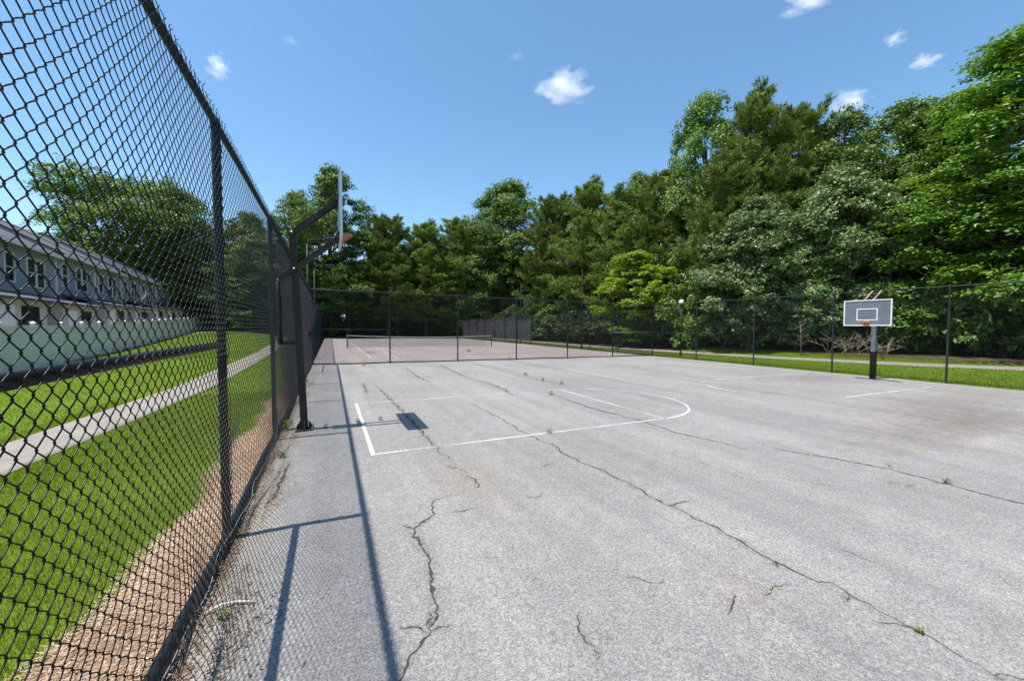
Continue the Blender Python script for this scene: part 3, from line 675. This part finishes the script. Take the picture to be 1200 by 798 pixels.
UW = 6.6                                                    # one dwelling
def townhouse():
    D = 9.5; eave = 5.75; ridge = 8.5
    root = thing('townhouse', 'grey two-storey townhouse in the row behind the white vinyl fence', 'house', group='row of townhouses behind the white fence')
    # local: +y along the row, front wall at x=0 facing +x
    b = MB(); b.box((-D, .02, -.6), (0, UW - .02, eave)); b.add([(0, .02, eave), (-D, .02, eave), (-D/2, .02, ridge - .1), (0, UW - .02, eave), (-D, UW - .02, eave), (-D/2, UW - .02, ridge - .1)], [(0, 3, 5, 2), (1, 2, 5, 4)], [(0, 2, 1), (3, 4, 5)])
    wall = b.build('wall', M['siding'], root)
    b = MB()
    for z in np.arange(.1, eave - .1, .18): b.add([(.012, .03, z), (.012, UW - .03, z), (.003, UW - .03, z + .175), (.003, .03, z + .175), (.0, .03, z), (.0, UW - .03, z)], [(0, 1, 2, 3), (4, 5, 1, 0)])
    b.build('siding_boards', M['siding'], root)
    b = MB()
    for sx in (1, -1):
        xe = .45 if sx > 0 else -D - .45; ze = eave - .24
        b.add([(xe, -.005, ze), (xe, UW + .005, ze), (-D/2, UW + .005, ridge), (-D/2, -.005, ridge), (xe, -.005, ze - .12), (xe, UW + .005, ze - .12), (-D/2, UW + .005, ridge - .14), (-D/2, -.005, ridge - .14)],
              [(0, 1, 2, 3), (7, 6, 5, 4), (0, 4, 5, 1), (0, 3, 7, 4), (1, 5, 6, 2)])
    roof = b.build('roof', M['shingle'], root)
    b = MB(); b.box((.40, .01, eave - .42), (.5, UW - .01, eave - .27)); b.build('gutter', M['trim'], roof)
    def window(y0, y1, z0, z1):
        f = MB(); e = .07
        f.box((.0, y0 - e, z0 - e), (.05, y1 + e, z0)); f.box((.0, y0 - e, z1), (.05, y1 + e, z1 + e)); f.box((.0, y0 - e, z0), (.05, y0, z1)); f.box((.0, y1, z0), (.05, y1 + e, z1)); f.box((.015, y0, (z0+z1)/2 - .025), (.04, y1, (z0+z1)/2 + .025))
        w = f.build('window', M['trim'], root)
        MB().box((.014, y0, z0), (.02, y1, (z0+z1)/2 - .025)).build('pane', M['glassdark'], w); MB().box((.014, y0, (z0+z1)/2 + .025), (.02, y1, z1)).build('pane', M['glassdark'], w)
    window(.9, 1.7, 3.5, 4.9); window(3.1, 3.95, 3.4, 4.9); window(4.15, 5.0, 3.4, 4.9)
    # lean-to roof over a beige rear porch
    b = MB(); b.add([(.012, .4, 2.95), (.012, UW - .6, 2.95), (2.3, UW - .6, 2.35), (2.3, .4, 2.35), (.012, .4, 2.83), (.012, UW - .6, 2.83), (2.3, UW - .6, 2.23), (2.3, .4, 2.23)], [(0, 3, 2, 1), (4, 5, 6, 7), (3, 7, 6, 2), (0, 4, 7, 3), (1, 2, 6, 5)]); b.build('porch_roof', M['shingle'], root)
    b = MB(); b.box((.013, .8, -.3), (2.0, UW - 1.0, 2.3)); b.build('porch', M['beige'], root)
    b = MB(); b.box((2.003, 1.4, .1), (2.03, 2.6, 2.0)); b.build('door', M['trim'], root)
    b = MB(); b.box((2.003, 3.2, 1.0), (2.02, 4.8, 2.0)); b.build('porch_window', M['glassdark'], root)
    b = MB(); b.box((.013, UW - .2, 0), (.11, UW - .1, eave - .3)); b.build('downspout', M['trim'], root)
    return root
def copy_tree(o, parent=None):
    c = o.copy(); col.objects.link(c); c.parent = parent
    for ch in list(o.children): copy_tree(ch, c)
    return c
proto = townhouse()
for i in range(11):
    o = proto if i == 0 else copy_tree(proto)
    s = -4.5 + i * UW; x, y = along(s, 3.3); o.location = (x, y, float(gz(x - 4, y + 3)) + .5 + (.12 if i % 2 else 0)); o.rotation_euler = (0, 0, vrz)

# ------------------------------------------------------------------ trees
def leaf_quads(P, Nrm, size, rng, asp=.62):
    n = len(P); Nrm = Nrm / (np.linalg.norm(Nrm, axis=1)[:, None] + 1e-9)
    r = rng.normal(size=(n, 3)); A = np.cross(Nrm, r); A /= np.linalg.norm(A, axis=1)[:, None] + 1e-9; B = np.cross(Nrm, A)
    s = (size * rng.uniform(.65, 1.35, n))[:, None]
    A = A * s; B = B * s * asp
    drop = Nrm * s * .18
    V = np.stack([P - A - drop, P + B * .9 + A * .05, P + A - drop, P - B * .9 + A * .05], 1).reshape(-1, 3)
    return V, np.arange(4 * n).reshape(-1, 4)
def limb_pts(a, b, rng, sag=.12, k=5):
    a = np.array(a, float); b = np.array(b, float); t = np.linspace(0, 1, k)[:, None]; L = np.linalg.norm(b - a)
    p = a + (b - a) * t; p[:, 2] += -np.sin(t[:, 0] * math.pi) * L * sag; p[1:-1] += rng.normal(0, L * .03, (k - 2, 3)); return p
def broadleaf(seed, Hh=20., Rr=6., base=.12, ncl=150, nl=330, leaf=.17, flat=.95, crad=1.25, gap=0., prof=None, mat='leafA', lobes=.25, nlimb=40, updir=.45):
    rng = np.random.default_rng(seed)
    ph = rng.uniform(0, 6.28, 4)
    prof = prof or (lambda t: np.sin(math.pi * np.clip(t * .93 + .07, 0, 1)) ** .55)
    t = rng.beta(1.25, 1.1, ncl); th = rng.uniform(0, 2 * math.pi, ncl)
    env = Rr * prof(t) * (1 + lobes * np.sin(th * 2 + ph[0] + t * 4) * .6 + lobes * np.sin(th * 3 + ph[1] - t * 7) * .5)
    fr = np.where(rng.random(ncl) < .72, rng.uniform(.72, 1, ncl), rng.uniform(.2, .72, ncl))
    if gap:
        keep = (np.sin(th * 2 + t * 9 + ph[2]) + np.sin(t * 14 + ph[3]) * .8) > -1.3 + gap; t, th, env, fr = t[keep], th[keep], env[keep], fr[keep]; ncl = len(t)
    C = np.stack([np.cos(th) * env * fr, np.sin(th) * env * fr, Hh * (base + (1 - base) * t * .96)], -1)
    C[0] = (0, 0, Hh - crad * .6)
    cr = crad * rng.uniform(.55, 1.3, ncl) * (.75 + .25 * prof(t))
    V = []; F = []; var = []; off = 0
    for i in range(ncl):
        k = int(nl * 1.45 * (cr[i] / crad) ** 2)
        nt = 16; e = rng.normal(size=(nt, 3)); e /= np.linalg.norm(e, axis=1)[:, None]; e[:, 2] = np.where(e[:, 2] < -.45, -e[:, 2], e[:, 2])
        tw = e * (cr[i] * rng.uniform(.55, 1.12, nt))[:, None]; j = rng.integers(0, nt, k)     # twigs, each with its own spray of leaves
        d = tw[j] + rng.normal(0, 1, (k, 3)) * cr[i] * np.array([.2, .2, .13]); d = d * (1, 1, flat)
        P = C[i] + d; d = d / (np.linalg.norm(d, axis=1)[:, None] + 1e-9)
        nrm = d * .6 + np.array([0, 0, updir]) + rng.normal(0, .45, (k, 3))
        v, f = leaf_quads(P, nrm, leaf * .66, rng); V.append(v); F.append(f + off); off += len(v)
        vv = np.clip(.5 + rng.normal(0, .17) + rng.normal(0, .14, nt)[j] + rng.normal(0, .16, k), 0, 1); var.append(np.repeat(vv, 4))
    crown = np_mesh('crown', np.concatenate(V), np.concatenate(F), M[mat], var=np.concatenate(var))
    b = MB(); r0 = .012 * Hh + .08
    top = Hh * .8; zz = np.linspace(0, top, 9); wob = np.cumsum(rng.normal(0, .02 * Hh / 9, (9, 2)), 0)
    TP = np.column_stack([wob, zz]); TP[0, :2] = 0
    b.tube(np.concatenate([[[0, 0, -.5]], TP]), np.concatenate([[r0 * 1.5], np.linspace(r0 * 1.2, r0 * .2, 9)]), 10)
    order = rng.permutation(ncl)[:nlimb]
    for i in order:
        za = min(C[i][2] * rng.uniform(.55, .85), top * .97); a = (np.interp(za, zz, TP[:, 0]), np.interp(za, zz, TP[:, 1]), za)
        b.tube(limb_pts(a, C[i], rng), np.linspace(r0 * .38, r0 * .08, 5), 5, cap=False)
    return b.mesh('trunk', M['bark'], True), crown
def pine(seed, Hh=20., Rr=4.5, base=.1, mat='needle', ragged=.3, whorl=.5, tuft=.46, per=6, power=.5):
    rng = np.random.default_rng(seed)
    P0 = []; D0 = []; b = MB(); r0 = .011 * Hh + .06; b.tube([(0, 0, -.5), (0, 0, 0), (.1, .05, Hh * .5), (0, 0, Hh * .99)], [r0 * 1.4, r0 * 1.15, r0 * .7, .03], 10)
    z = Hh * base
    while z < Hh * .985:
        t = (z - Hh * base) / (Hh * (1 - base)); L = Rr * (min(1, .55 + 2.2 * t) if t < .2 else 1) * (1 - t) ** power + .35
        for k in range(per + (rng.random() < .4)):
            a = rng.uniform(0, 6.283); l = L * rng.uniform(1 - ragged * 1.6, 1 + ragged * .6); 
            if l < .2: continue
            rise = rng.uniform(.05, .3) + .5 * t
            e = np.array([math.cos(a), math.sin(a), 0]); s0 = np.array([0, 0, z])
            q = lambda f: s0 + e * l * f + np.array([0, 0, l * (rise * f ** 1.6 - .12 * math.sin(f * 3.1))])
            if l > 1.2: b.tube([q(0), q(.35), q(.7), q(.98)], [.05, .035, .022, .01], 4, cap=False)
            nt = int(5 + l * 7); f = rng.uniform(.3, 1, nt) ** .7; f[0] = 1
            side = np.array([-e[1], e[0], 0])
            for ff in f:
                sp = (1.08 - ff) * l * .45 + .12; w = rng.normal(0, 1)
                P0.append(q(ff) + side * w * sp * .8 + np.array([0, 0, rng.normal(.05, .12)])); D0.append(e * .8 + side * w * .5 + np.array([0, 0, rng.uniform(.5, 1.4)]))
        z += whorl * rng.uniform(.7, 1.3)
    for k in range(10): P0.append(np.array([rng.normal(0, .12), rng.normal(0, .12), Hh - .12 * k])); D0.append(np.array([rng.normal(0, .3), rng.normal(0, .3), 1.]))
    P0 = np.array(P0); D0 = np.array(D0); D0 /= np.linalg.norm(D0, axis=1)[:, None]; n = len(P0); kk = 15
    P = np.repeat(P0, kk, 0) + rng.normal(0, .07, (n * kk, 3)); D = np.repeat(D0, kk, 0) + rng.normal(0, .62, (n * kk, 3)); D /= np.linalg.norm(D, axis=1)[:, None]
    Ln = tuft * rng.uniform(.6, 1.15, n * kk)[:, None]; W = np.cross(D, rng.normal(size=(n * kk, 3))); W /= np.linalg.norm(W, axis=1)[:, None]; W *= .034
    V = np.stack([P - W * .5, P + W * .5, P + D * Ln * .6 + W, P + D * Ln, P + D * Ln * .6 - W], 1)
    var = np.clip(np.repeat(rng.normal(.5, .18, n), kk) + rng.normal(0, .18, n * kk), 0, 1)
    m = n * kk; i = np.arange(m) * 5
    F3 = np.stack([i + 4, i + 2, i + 3], -1); F4 = np.stack([i, i + 1, i + 2, i + 4], -1)
    return b.mesh('trunk', M['bark'], True), np_mesh('crown', V.reshape(-1, 3), [F4, F3], M[mat], var=np.repeat(var, 5))

tall = lambda t: (np.sin(math.pi * np.clip(t * .9 + .1, 0, 1)) ** .5) * (1 - .25 * t)
cone = lambda t: np.clip(1.05 - t, .05, 1) ** .62
full = lambda t: np.clip(1.02 - np.abs(t * 1.12 - .28) ** 2.6, .05, 1) ** .6
protos = {
 'oakA': (broadleaf(11, 20, 7.5, .03, 270, 330, .21, crad=1.6, prof=full), 20, 7.5),
 'oakB': (broadleaf(12, 20, 5.5, .05, 170, 290, .19, crad=1.25, prof=tall), 20, 5.5),
 'oakC': (broadleaf(13, 20, 5.0, .05, 150, 300, .18, crad=1.2, prof=tall, lobes=.4), 20, 5.0),
 'oakD': (broadleaf(14, 22, 6.0, .10, 210, 300, .19, crad=1.15, gap=.55, prof=tall, lobes=.5), 22, 6.0),
 'oakE': (broadleaf(15, 17, 5.5, .09, 330, 240, .15, flat=.5, crad=1.2, prof=cone, mat='leafE', lobes=.35, updir=1.1), 17, 5.5),
 'pale': (broadleaf(16, 11, 3.3, .04, 150, 260, .15, crad=.85, mat='leafP', lobes=.35, prof=tall), 11, 3.3),
 'sap': (broadleaf(17, 8, 2.6, .05, 90, 220, .14, crad=.75, flat=.5, mat='leafS', updir=1.0), 8, 2.6),
 'pineA': (pine(21, 18, 4.4, .13), 18, 4.4), 'pineB': (pine(22, 20, 4.2, .14, ragged=.42, power=.58), 20, 4.2), 'pineC': (pine(23, 19, 4.0, .06, ragged=.5, whorl=.5, power=.45), 19, 4.0)}
def place(kind, x, y, topz, r, label, rz, group='trees of the wood round the courts'):
    (tm, cm), ph, pr = protos[kind]; z = float(gz(x, y)) - .05; s = (topz - z) / ph; rr = max(.6 * s, r / pr * 1.0)
    t = thing('pine_tree' if 'pine' in kind else 'broadleaf_tree', label, 'tree', (x, y, z), rz, group)
    t.scale = (rr, rr, s); link('trunk', tm, t); link('crown', cm, t)
trees = [
 ('oakA', -25.6, 74.0, 22.4, 10.6, 'broad round crowned tree rising behind the townhouse roofs'),
 ('oakB', -18.8, 72.7, 21.0, 5.8, 'narrower leafy tree beside the round one behind the townhouses'),
 ('oakC', -12.3, 75.5, 20.2, 6.3, 'leafy tree at the far end of the lawn between the townhouses and the tennis court'),
 ('oakD', .3, 67.6, 26.8, 7.8, 'tall open crowned oak with sky gaps behind the bronze hoop'),
 ('oakC', -5.5, 74.2, 23.8, 5.0, 'leafy tree just on the lawn side of the open crowned oak'),
 ('pineA', 8.1, 61.9, 18.1, 5.3, 'pine right beside the open crowned oak behind the far fence'),
 ('pineB', 14.6, 64.6, 18.7, 5.8, 'middle pine of the three behind the far tennis fence'),
 ('pineC', 20.4, 63.9, 19.6, 5.9, 'pine at the dome shaped tree behind the far tennis fence'),
 ('oakB', 26.7, 57.0, 25.2, 9.6, 'tall dome shaped leafy tree behind the corner of the tennis court'),
 ('oakA', 21.2, 57.0, 17.6, 6.0, 'lower leafy tree in front of the dome shaped one'),
 ('pineA', 28.6, 46.4, 19.3, 5.4, 'pine next to the dome shaped tree, behind the windscreen'),
 ('pineB', 28.7, 38.6, 18.9, 5.2, 'tall pine behind the windscreen and its floodlight'),
 ('oakC', 37.4, 40.4, 22.3, 4.1, 'leafy tree with rounded top peering over the pines behind the windscreen'),
 ('pineC', 28.9, 32.8, 16.1, 4.4, 'pine behind the floodlight by the divider fence'),
 ('pineA', 30.0, 28.4, 16.3, 4.3, 'dense pine behind the yellow green sapling'),
 ('oakD', 30.8, 24.4, 22.5, 4.6, 'tall open leafy tree standing over the pines by the globe lamp'),
 ('pineB', 32.0, 20.6, 20.8, 4.2, 'tallest pine of the wood, above the pale leafed trees'),
 ('pineC', 34.3, 18.6, 19.0, 3.9, 'ragged pine beside the tallest pine'),
 ('oakB', 35.7, 16.0, 18.3, 4.2, 'leafy tree above the pale tree behind the clear backboard'),
 ('oakC', 37.0, 13.5, 17.4, 4.4, 'leafy tree set back between the backboard and the layered green tree'),
 ('pineA', 28.6, 20.8, 14.8, 3.7, 'shorter pine in front of the tallest pine'),
 ('oakE', 31.8, 6.4, 17.0, 6.2, 'big bright green tree with layered branches over the right fence end'),
 ('oakE', 35.0, 9.6, 16.2, 4.4, 'bright green layered tree set behind the big one'),
 ('sap', 24.9, 26.8, 8.6, 3.0, 'bright yellow green sapling behind the right fence corner'),
 ('pale', 27.0, 17.4, 10.6, 3.5, 'pale leafed tree near the globe lamp behind the right fence'),
 ('pale', 30.2, 13.4, 11.9, 3.5, 'taller pale leafed tree behind the clear backboard'),
 ('pale', 28.9, 15.5, 7.7, 2.6, 'low pale leafed tree between the two taller pale ones'),
 ('oakB', 36, 33, 17, 5.5, 'leafy tree deep in the wood behind the dense pine'),
 ('oakA', 38, 52, 18, 7, 'leafy tree deep in the wood behind the windscreen corner'),
 ('oakA', 15, 86, 19, 9, 'leafy tree deep in the wood behind the three pines'),
 ('oakE', 31.5, .0, 16, 6, 'layered green tree past the end of the right fence'),
 ('oakB', 40, 23, 17, 6, 'leafy tree deep in the wood behind the ragged pine'),
 ('oakB', 2.5, 66, 14, 6, 'lower leafy tree under the open crowned oak'),
 ('oakB', -9.5, 66, 15, 6, 'low dark leafy tree where the lawn ends beside the tennis court'),
 ('oakA', -21, 92, 17, 9, 'broad leafy tree closing the far end of the lawn'),
 ('oakC', -4.5, 64, 13, 5, 'low leafy tree right behind the lawn corner of the tennis court'),
]
for i, (k, x, y, tz, r, lab) in enumerate(trees):
    if 54 < y < 70 and x < 30:                              # keep clear of the far fence
        g_ = max(1.0, 66 / y); x, y, tz, r = x * g_, y * g_, 1.75 + (tz - 1.75) * g_, r * g_
    place(k, x, y, tz, r, lab, i * 2.399)

deep = [(-14, 98, 18), (-2, 96, 17), (9, 97, 18), (22, 92, 19), (33, 84, 19), (41, 72, 18), (46, 60, 18), (48, 47, 17), (49, 35, 17), (48, 24, 16), (47, 13, 15), (46, 3, 15), (24, 78, 15), (34, 66, 15), (8, 80, 14)]
for i, (x, y, tz) in enumerate(deep): place(('oakA', 'oakB', 'oakC')[i % 3], x, y, tz, 7.5, 'leafy tree deep in the wood, mostly hidden by the front trees', i * 1.9 + .6, 'trees deep in the wood')
bush_t, bush_c = broadleaf(31, 2.6, 2.0, .02, 60, 190, .13, crad=.6, mat='leafUShade', nlimb=24)
bush2_t, bush2_c = broadleaf(32, 2.8, 1.9, .02, 60, 180, .14, crad=.6, mat='leafA', nlimb=24)
rng = np.random.default_rng(77); bl = []
for y in np.arange(-2, 21, 2.2): bl.append((31.2 + rng.uniform(-.8, 1.2) + .12 * max(0, 8 - y), y + rng.uniform(-.5, .5)))
for y in np.arange(22, 62, 2.5): bl.append((26.6 + rng.uniform(-.8, 1.0), y))
for x in np.arange(-3, 24, 2.5): bl.append((x, 69.5 + rng.uniform(-1.2, 1.8)))
for x in np.arange(-24, -4, 3.4): bl.append((x, 80 + rng.uniform(-1, 1)))
for i, (x, y) in enumerate(bl):
    far = 'behind the right fence' if x > 22 and y < 21 else ('behind the windscreen' if x > 22 else ('behind the far tennis fence' if x > -3 else 'past the end of the lawn'))
    t = thing('bush', 'leafy bush in the shaded undergrowth ' + far, 'bush', (x, y, float(gz(x, y)) - .05), i * 1.7, 'undergrowth bushes ' + far)
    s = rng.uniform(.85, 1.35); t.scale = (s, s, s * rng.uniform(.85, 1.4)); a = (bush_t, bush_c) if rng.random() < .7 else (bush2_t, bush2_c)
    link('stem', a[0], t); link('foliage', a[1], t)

# ------------------------------------------------------------------ brush pile, sapling, weeds, small things
rng = np.random.default_rng(9)
def bough(seed, L=2.4):
    r = np.random.default_rng(seed); b = MB(); p = limb_pts((0, 0, 0), (L, 0, .25), r, -.1, 6); b.tube(p, np.linspace(.03, .008, 6), 5)
    for k in range(6):
        f = r.uniform(.25, .9); q = p[int(f * 5)]; e = q + np.array([r.uniform(.2, .7), r.normal(0, .35), r.uniform(-.05, .5)]); b.tube(limb_pts(q, e, r, -.05, 4), np.linspace(.013, .004, 4), 4, cap=False)
    return b.mesh('branch', M['deadwood'], True)
bm = [bough(i, 1.5) for i in range(4)]
bp = thing('brush_pile', 'pile of bare dead branches on the grass behind the clear backboard', 'brush', (26.7, 11.3, float(gz(26.7, 11.3))))
for i in range(26):
    o = link('branch', bm[i % 4], bp, (rng.uniform(-.6, .6), rng.uniform(-1.3, 1.3), .04 + rng.random() * .35)); o.rotation_euler = (rng.uniform(-.5, .5), rng.uniform(-.6, .0), rng.uniform(0, 6.28)); o.scale = [rng.uniform(.55, .95)] * 3
b = MB(); b.tube([(0, 0, -.1), (.05, .03, 1), (.0, .1, 2.1)], [.035, .025, .01], 6)
for k in range(16):
    z = .5 + k * .1; a = k * 2.4; b.tube([(.03, .03, z), (.03 + .45 * math.cos(a), .03 + .45 * math.sin(a), z + .3)], [.012, .004], 4, cap=False)
tag(b.build('dead_sapling', M['deadwood'], None, True, loc=(25.9, 13.6, float(gz(25.9, 13.6)))), 'bare dead sapling standing by the path behind the right fence', 'sapling')

def weed_mesh(seed, n=60, h=.12):
    r = np.random.default_rng(seed); a = r.uniform(0, 6.28, n); rr = r.random(n) * .06
    P = np.stack([np.cos(a) * rr, np.sin(a) * rr, r.random(n) ** 1.5 * h], -1)
    D = np.stack([np.cos(a), np.sin(a), r.uniform(.2, 1.6, n)], -1); D /= np.linalg.norm(D, axis=1)[:, None]; L = h * r.uniform(.4, .9, n)[:, None]
    W = np.cross(D, (0, 0, 1.)); W /= np.linalg.norm(W, axis=1)[:, None]; W *= .009
    V = np.stack([P, P + D * L * .5 + W, P + D * L - np.array([0, 0, 1]) * L * .15, P + D * L * .5 - W], 1).reshape(-1, 3)
    return np_mesh('weed', V, np.arange(4 * n).reshape(-1, 4), M['weed'], var=np.repeat(r.random(n), 4))
wm = [weed_mesh(i) for i in range(4)]
weeds = [(1.29, 18.04, 1.6, 'weed sprouting below the divider fence near its first post'), (6.5, 12.58, 1.5, 0), (6.4, 11.14, 1.1, 0), (6.57, 10.24, 1.0, 0), (5.22, 8.62, 1.1, 0),
         (.82, 7.51, .8, 'small weed inside the painted lane by the pole shadow'), (3.08, .95, .45, 'browned weed tuft in the long crack'), (6.46, 1.82, .7, 'thin upright weed in the crack at mid court'),
         (3.29, 5.5, .8, 'weed growing on the painted lane sideline'), (-.68, 7.45, 1.9, 'yellowish weed clump between the bronze pole and the fence'), (-.61, 2.77, .7, 'small weed beside the bleached twig'),
         (.43, 7.33, 1.0, 'weed on the painted baseline beside the bronze pole'), (8.74, 18.85, 2, 'weed under the divider fence, middle bays'), (-.62, 5.9, 1.2, 'weed at the fence foot before the bronze pole'),
         (-.1, 7.25, .8, 'weed by the base plate of the bronze pole'), (8.9, 26, 2.5, 'tall weed in a crack of the tennis court')]
for i, (x, y, s, lab) in enumerate(weeds):
    o = link('weed', wm[i % 4], None, (x, y, float(court_z(x))), i * 1.3, (s * .6, s * .6, s * .65))
    tag(o, lab or 'small green weed in the crack beyond the painted lane', 'weed', None if lab else 'weeds in the crack beyond the lane')
b = MB(); b.tube([(-.72, 2.84, .014), (-.64, 2.875, .02), (-.56, 2.87, .018), (-.46, 2.83, .014)], [.005, .008, .008, .006], 6)
tag(b.build('twig', plain('bleached_wood', (.6, .56, .48), .9), None, True), 'bleached pale twig lying on the asphalt at the fence foot', 'twig')
# debris and leaf litter along the fence foot
n = 16000; y = 1.2 + 13 * rng.random(n) ** 1.4; x = FX0 + .05 + np.abs(rng.normal(0, .11, n)) * (1 + .6 * np.sin(y * 3)); x = np.clip(x, FX0 - .02, -.3)
P = np.stack([x, y, court_z(x) + .003], -1)
o = link('leaf_litter', blades('leaf_litter', P, .022, .012, 0, M['litter'], rng, True), kind='stuff'); tag(o, 'bits of dry leaf and straw on the asphalt edge at the fence foot', 'litter')
# dry leaf caught in the mesh
o = link('dry_leaf', np_mesh('dry_leaf', [(0, 0, 0), (.008, .02, .025), (.004, .055, .05), (.0, .045, .012), (.012, .03, .02)], [[(0, 3, 4), (3, 2, 4), (2, 1, 4), (1, 0, 4)]], plain('dry_leaf', (.62, .5, .38), .7)), None, (FX0 + .055, 2.2, 1.86))
tag(o, 'pale dry leaf caught in the near chain link mesh', 'leaf')

# ------------------------------------------------------------------ clouds
def cloud_mat():
    m = bpy.data.materials.new('cloud_vapour'); m.use_nodes = True; n = m.node_tree.nodes; l = m.node_tree.links; n.clear()
    o = N(n, 'ShaderNodeOutputMaterial'); v = N(n, 'ShaderNodeVolumePrincipled'); l.new(v.outputs[0], o.inputs['Volume'])
    v.inputs['Color'].default_value = (1, 1, 1, 1); v.inputs['Anisotropy'].default_value = .2
    t = N(n, 'ShaderNodeTexCoord'); ln = N(n, 'ShaderNodeVectorMath', operation='LENGTH'); l.new(t.outputs['Object'], ln.inputs[0])
    oi = N(n, 'ShaderNodeObjectInfo'); ad = N(n, 'ShaderNodeVectorMath', operation='ADD'); sc_ = N(n, 'ShaderNodeMath', operation='MULTIPLY'); sc_.inputs[1].default_value = 50
    l.new(oi.outputs['Random'], sc_.inputs[0]); l.new(t.outputs['Object'], ad.inputs[0]); l.new(sc_.outputs[0], ad.inputs[1])
    x = N(n, 'ShaderNodeTexNoise'); x.inputs['Scale'].default_value = 1.9; x.inputs['Detail'].default_value = 5; l.new(ad.outputs[0], x.inputs['Vector'])
    s = N(n, 'ShaderNodeMath', operation='MULTIPLY_ADD'); s.inputs[1].default_value = 2.2; s.inputs[2].default_value = -.45; l.new(x.outputs[0], s.inputs[0])
    d = N(n, 'ShaderNodeMath', operation='SUBTRACT'); l.new(s.outputs[0], d.inputs[0]); l.new(ln.outputs['Value'], d.inputs[1])
    mr = N(n, 'ShaderNodeMapRange'); mr.inputs['From Min'].default_value = 0; mr.inputs['From Max'].default_value = .8; mr.inputs['To Max'].default_value = 1; l.new(d.outputs[0], mr.inputs['Value'])
    den = N(n, 'ShaderNodeMath', operation='MULTIPLY'); l.new(mr.outputs[0], den.inputs[0]); den.inputs[1].default_value = .055; l.new(den.outputs[0], v.inputs['Density']); return m, den
cm_, _ = cloud_mat(); thin_, dn = cloud_mat(); dn.inputs[1].default_value = .012
V = []; Q = []; a, c = 20, 12
b = MB(); b.lathe([(math.sin(t_) * 1.0 + 1e-4, -math.cos(t_)) for t_ in np.linspace(0, math.pi, c)], a)
cme = b.mesh('cloud', cm_); cme2 = b.mesh('cloud', thin_)
for (x, y, z, rx, rz_, th, lab) in ((-229, 1130, 609, 40, 36, 0, 'small white puff of cloud above the left fence'), (506, 780, 559, 84, 46, 0, 'largest white cloud above the pines'),
        (-74, 1059, 669, 26, 16, 1, 'faint wisp of cloud beside the small white puff'), (404, 831, 631, 32, 14, 1, 'faint thin cloud beside the largest white cloud'),
        (1021, 545, 759, 72, 20, 0, 'cloud high overhead cut by the top edge'), (1209, 453, 673, 34, 22, 0, 'small rounded cloud above the big layered tree'),
        (1272, 421, 621, 46, 18, 0, 'small flat cloud just beneath the rounded one'), (1108, 495, 525, 56, 34, 0, 'cloud touching the treetops beside the tallest pine')):
    o = link('cloud', cme2 if th else cme, None, (x, y, z), R_(-25), (rx, rx * .7, rz_)); tag(o, lab, 'cloud', 'small fair weather clouds')
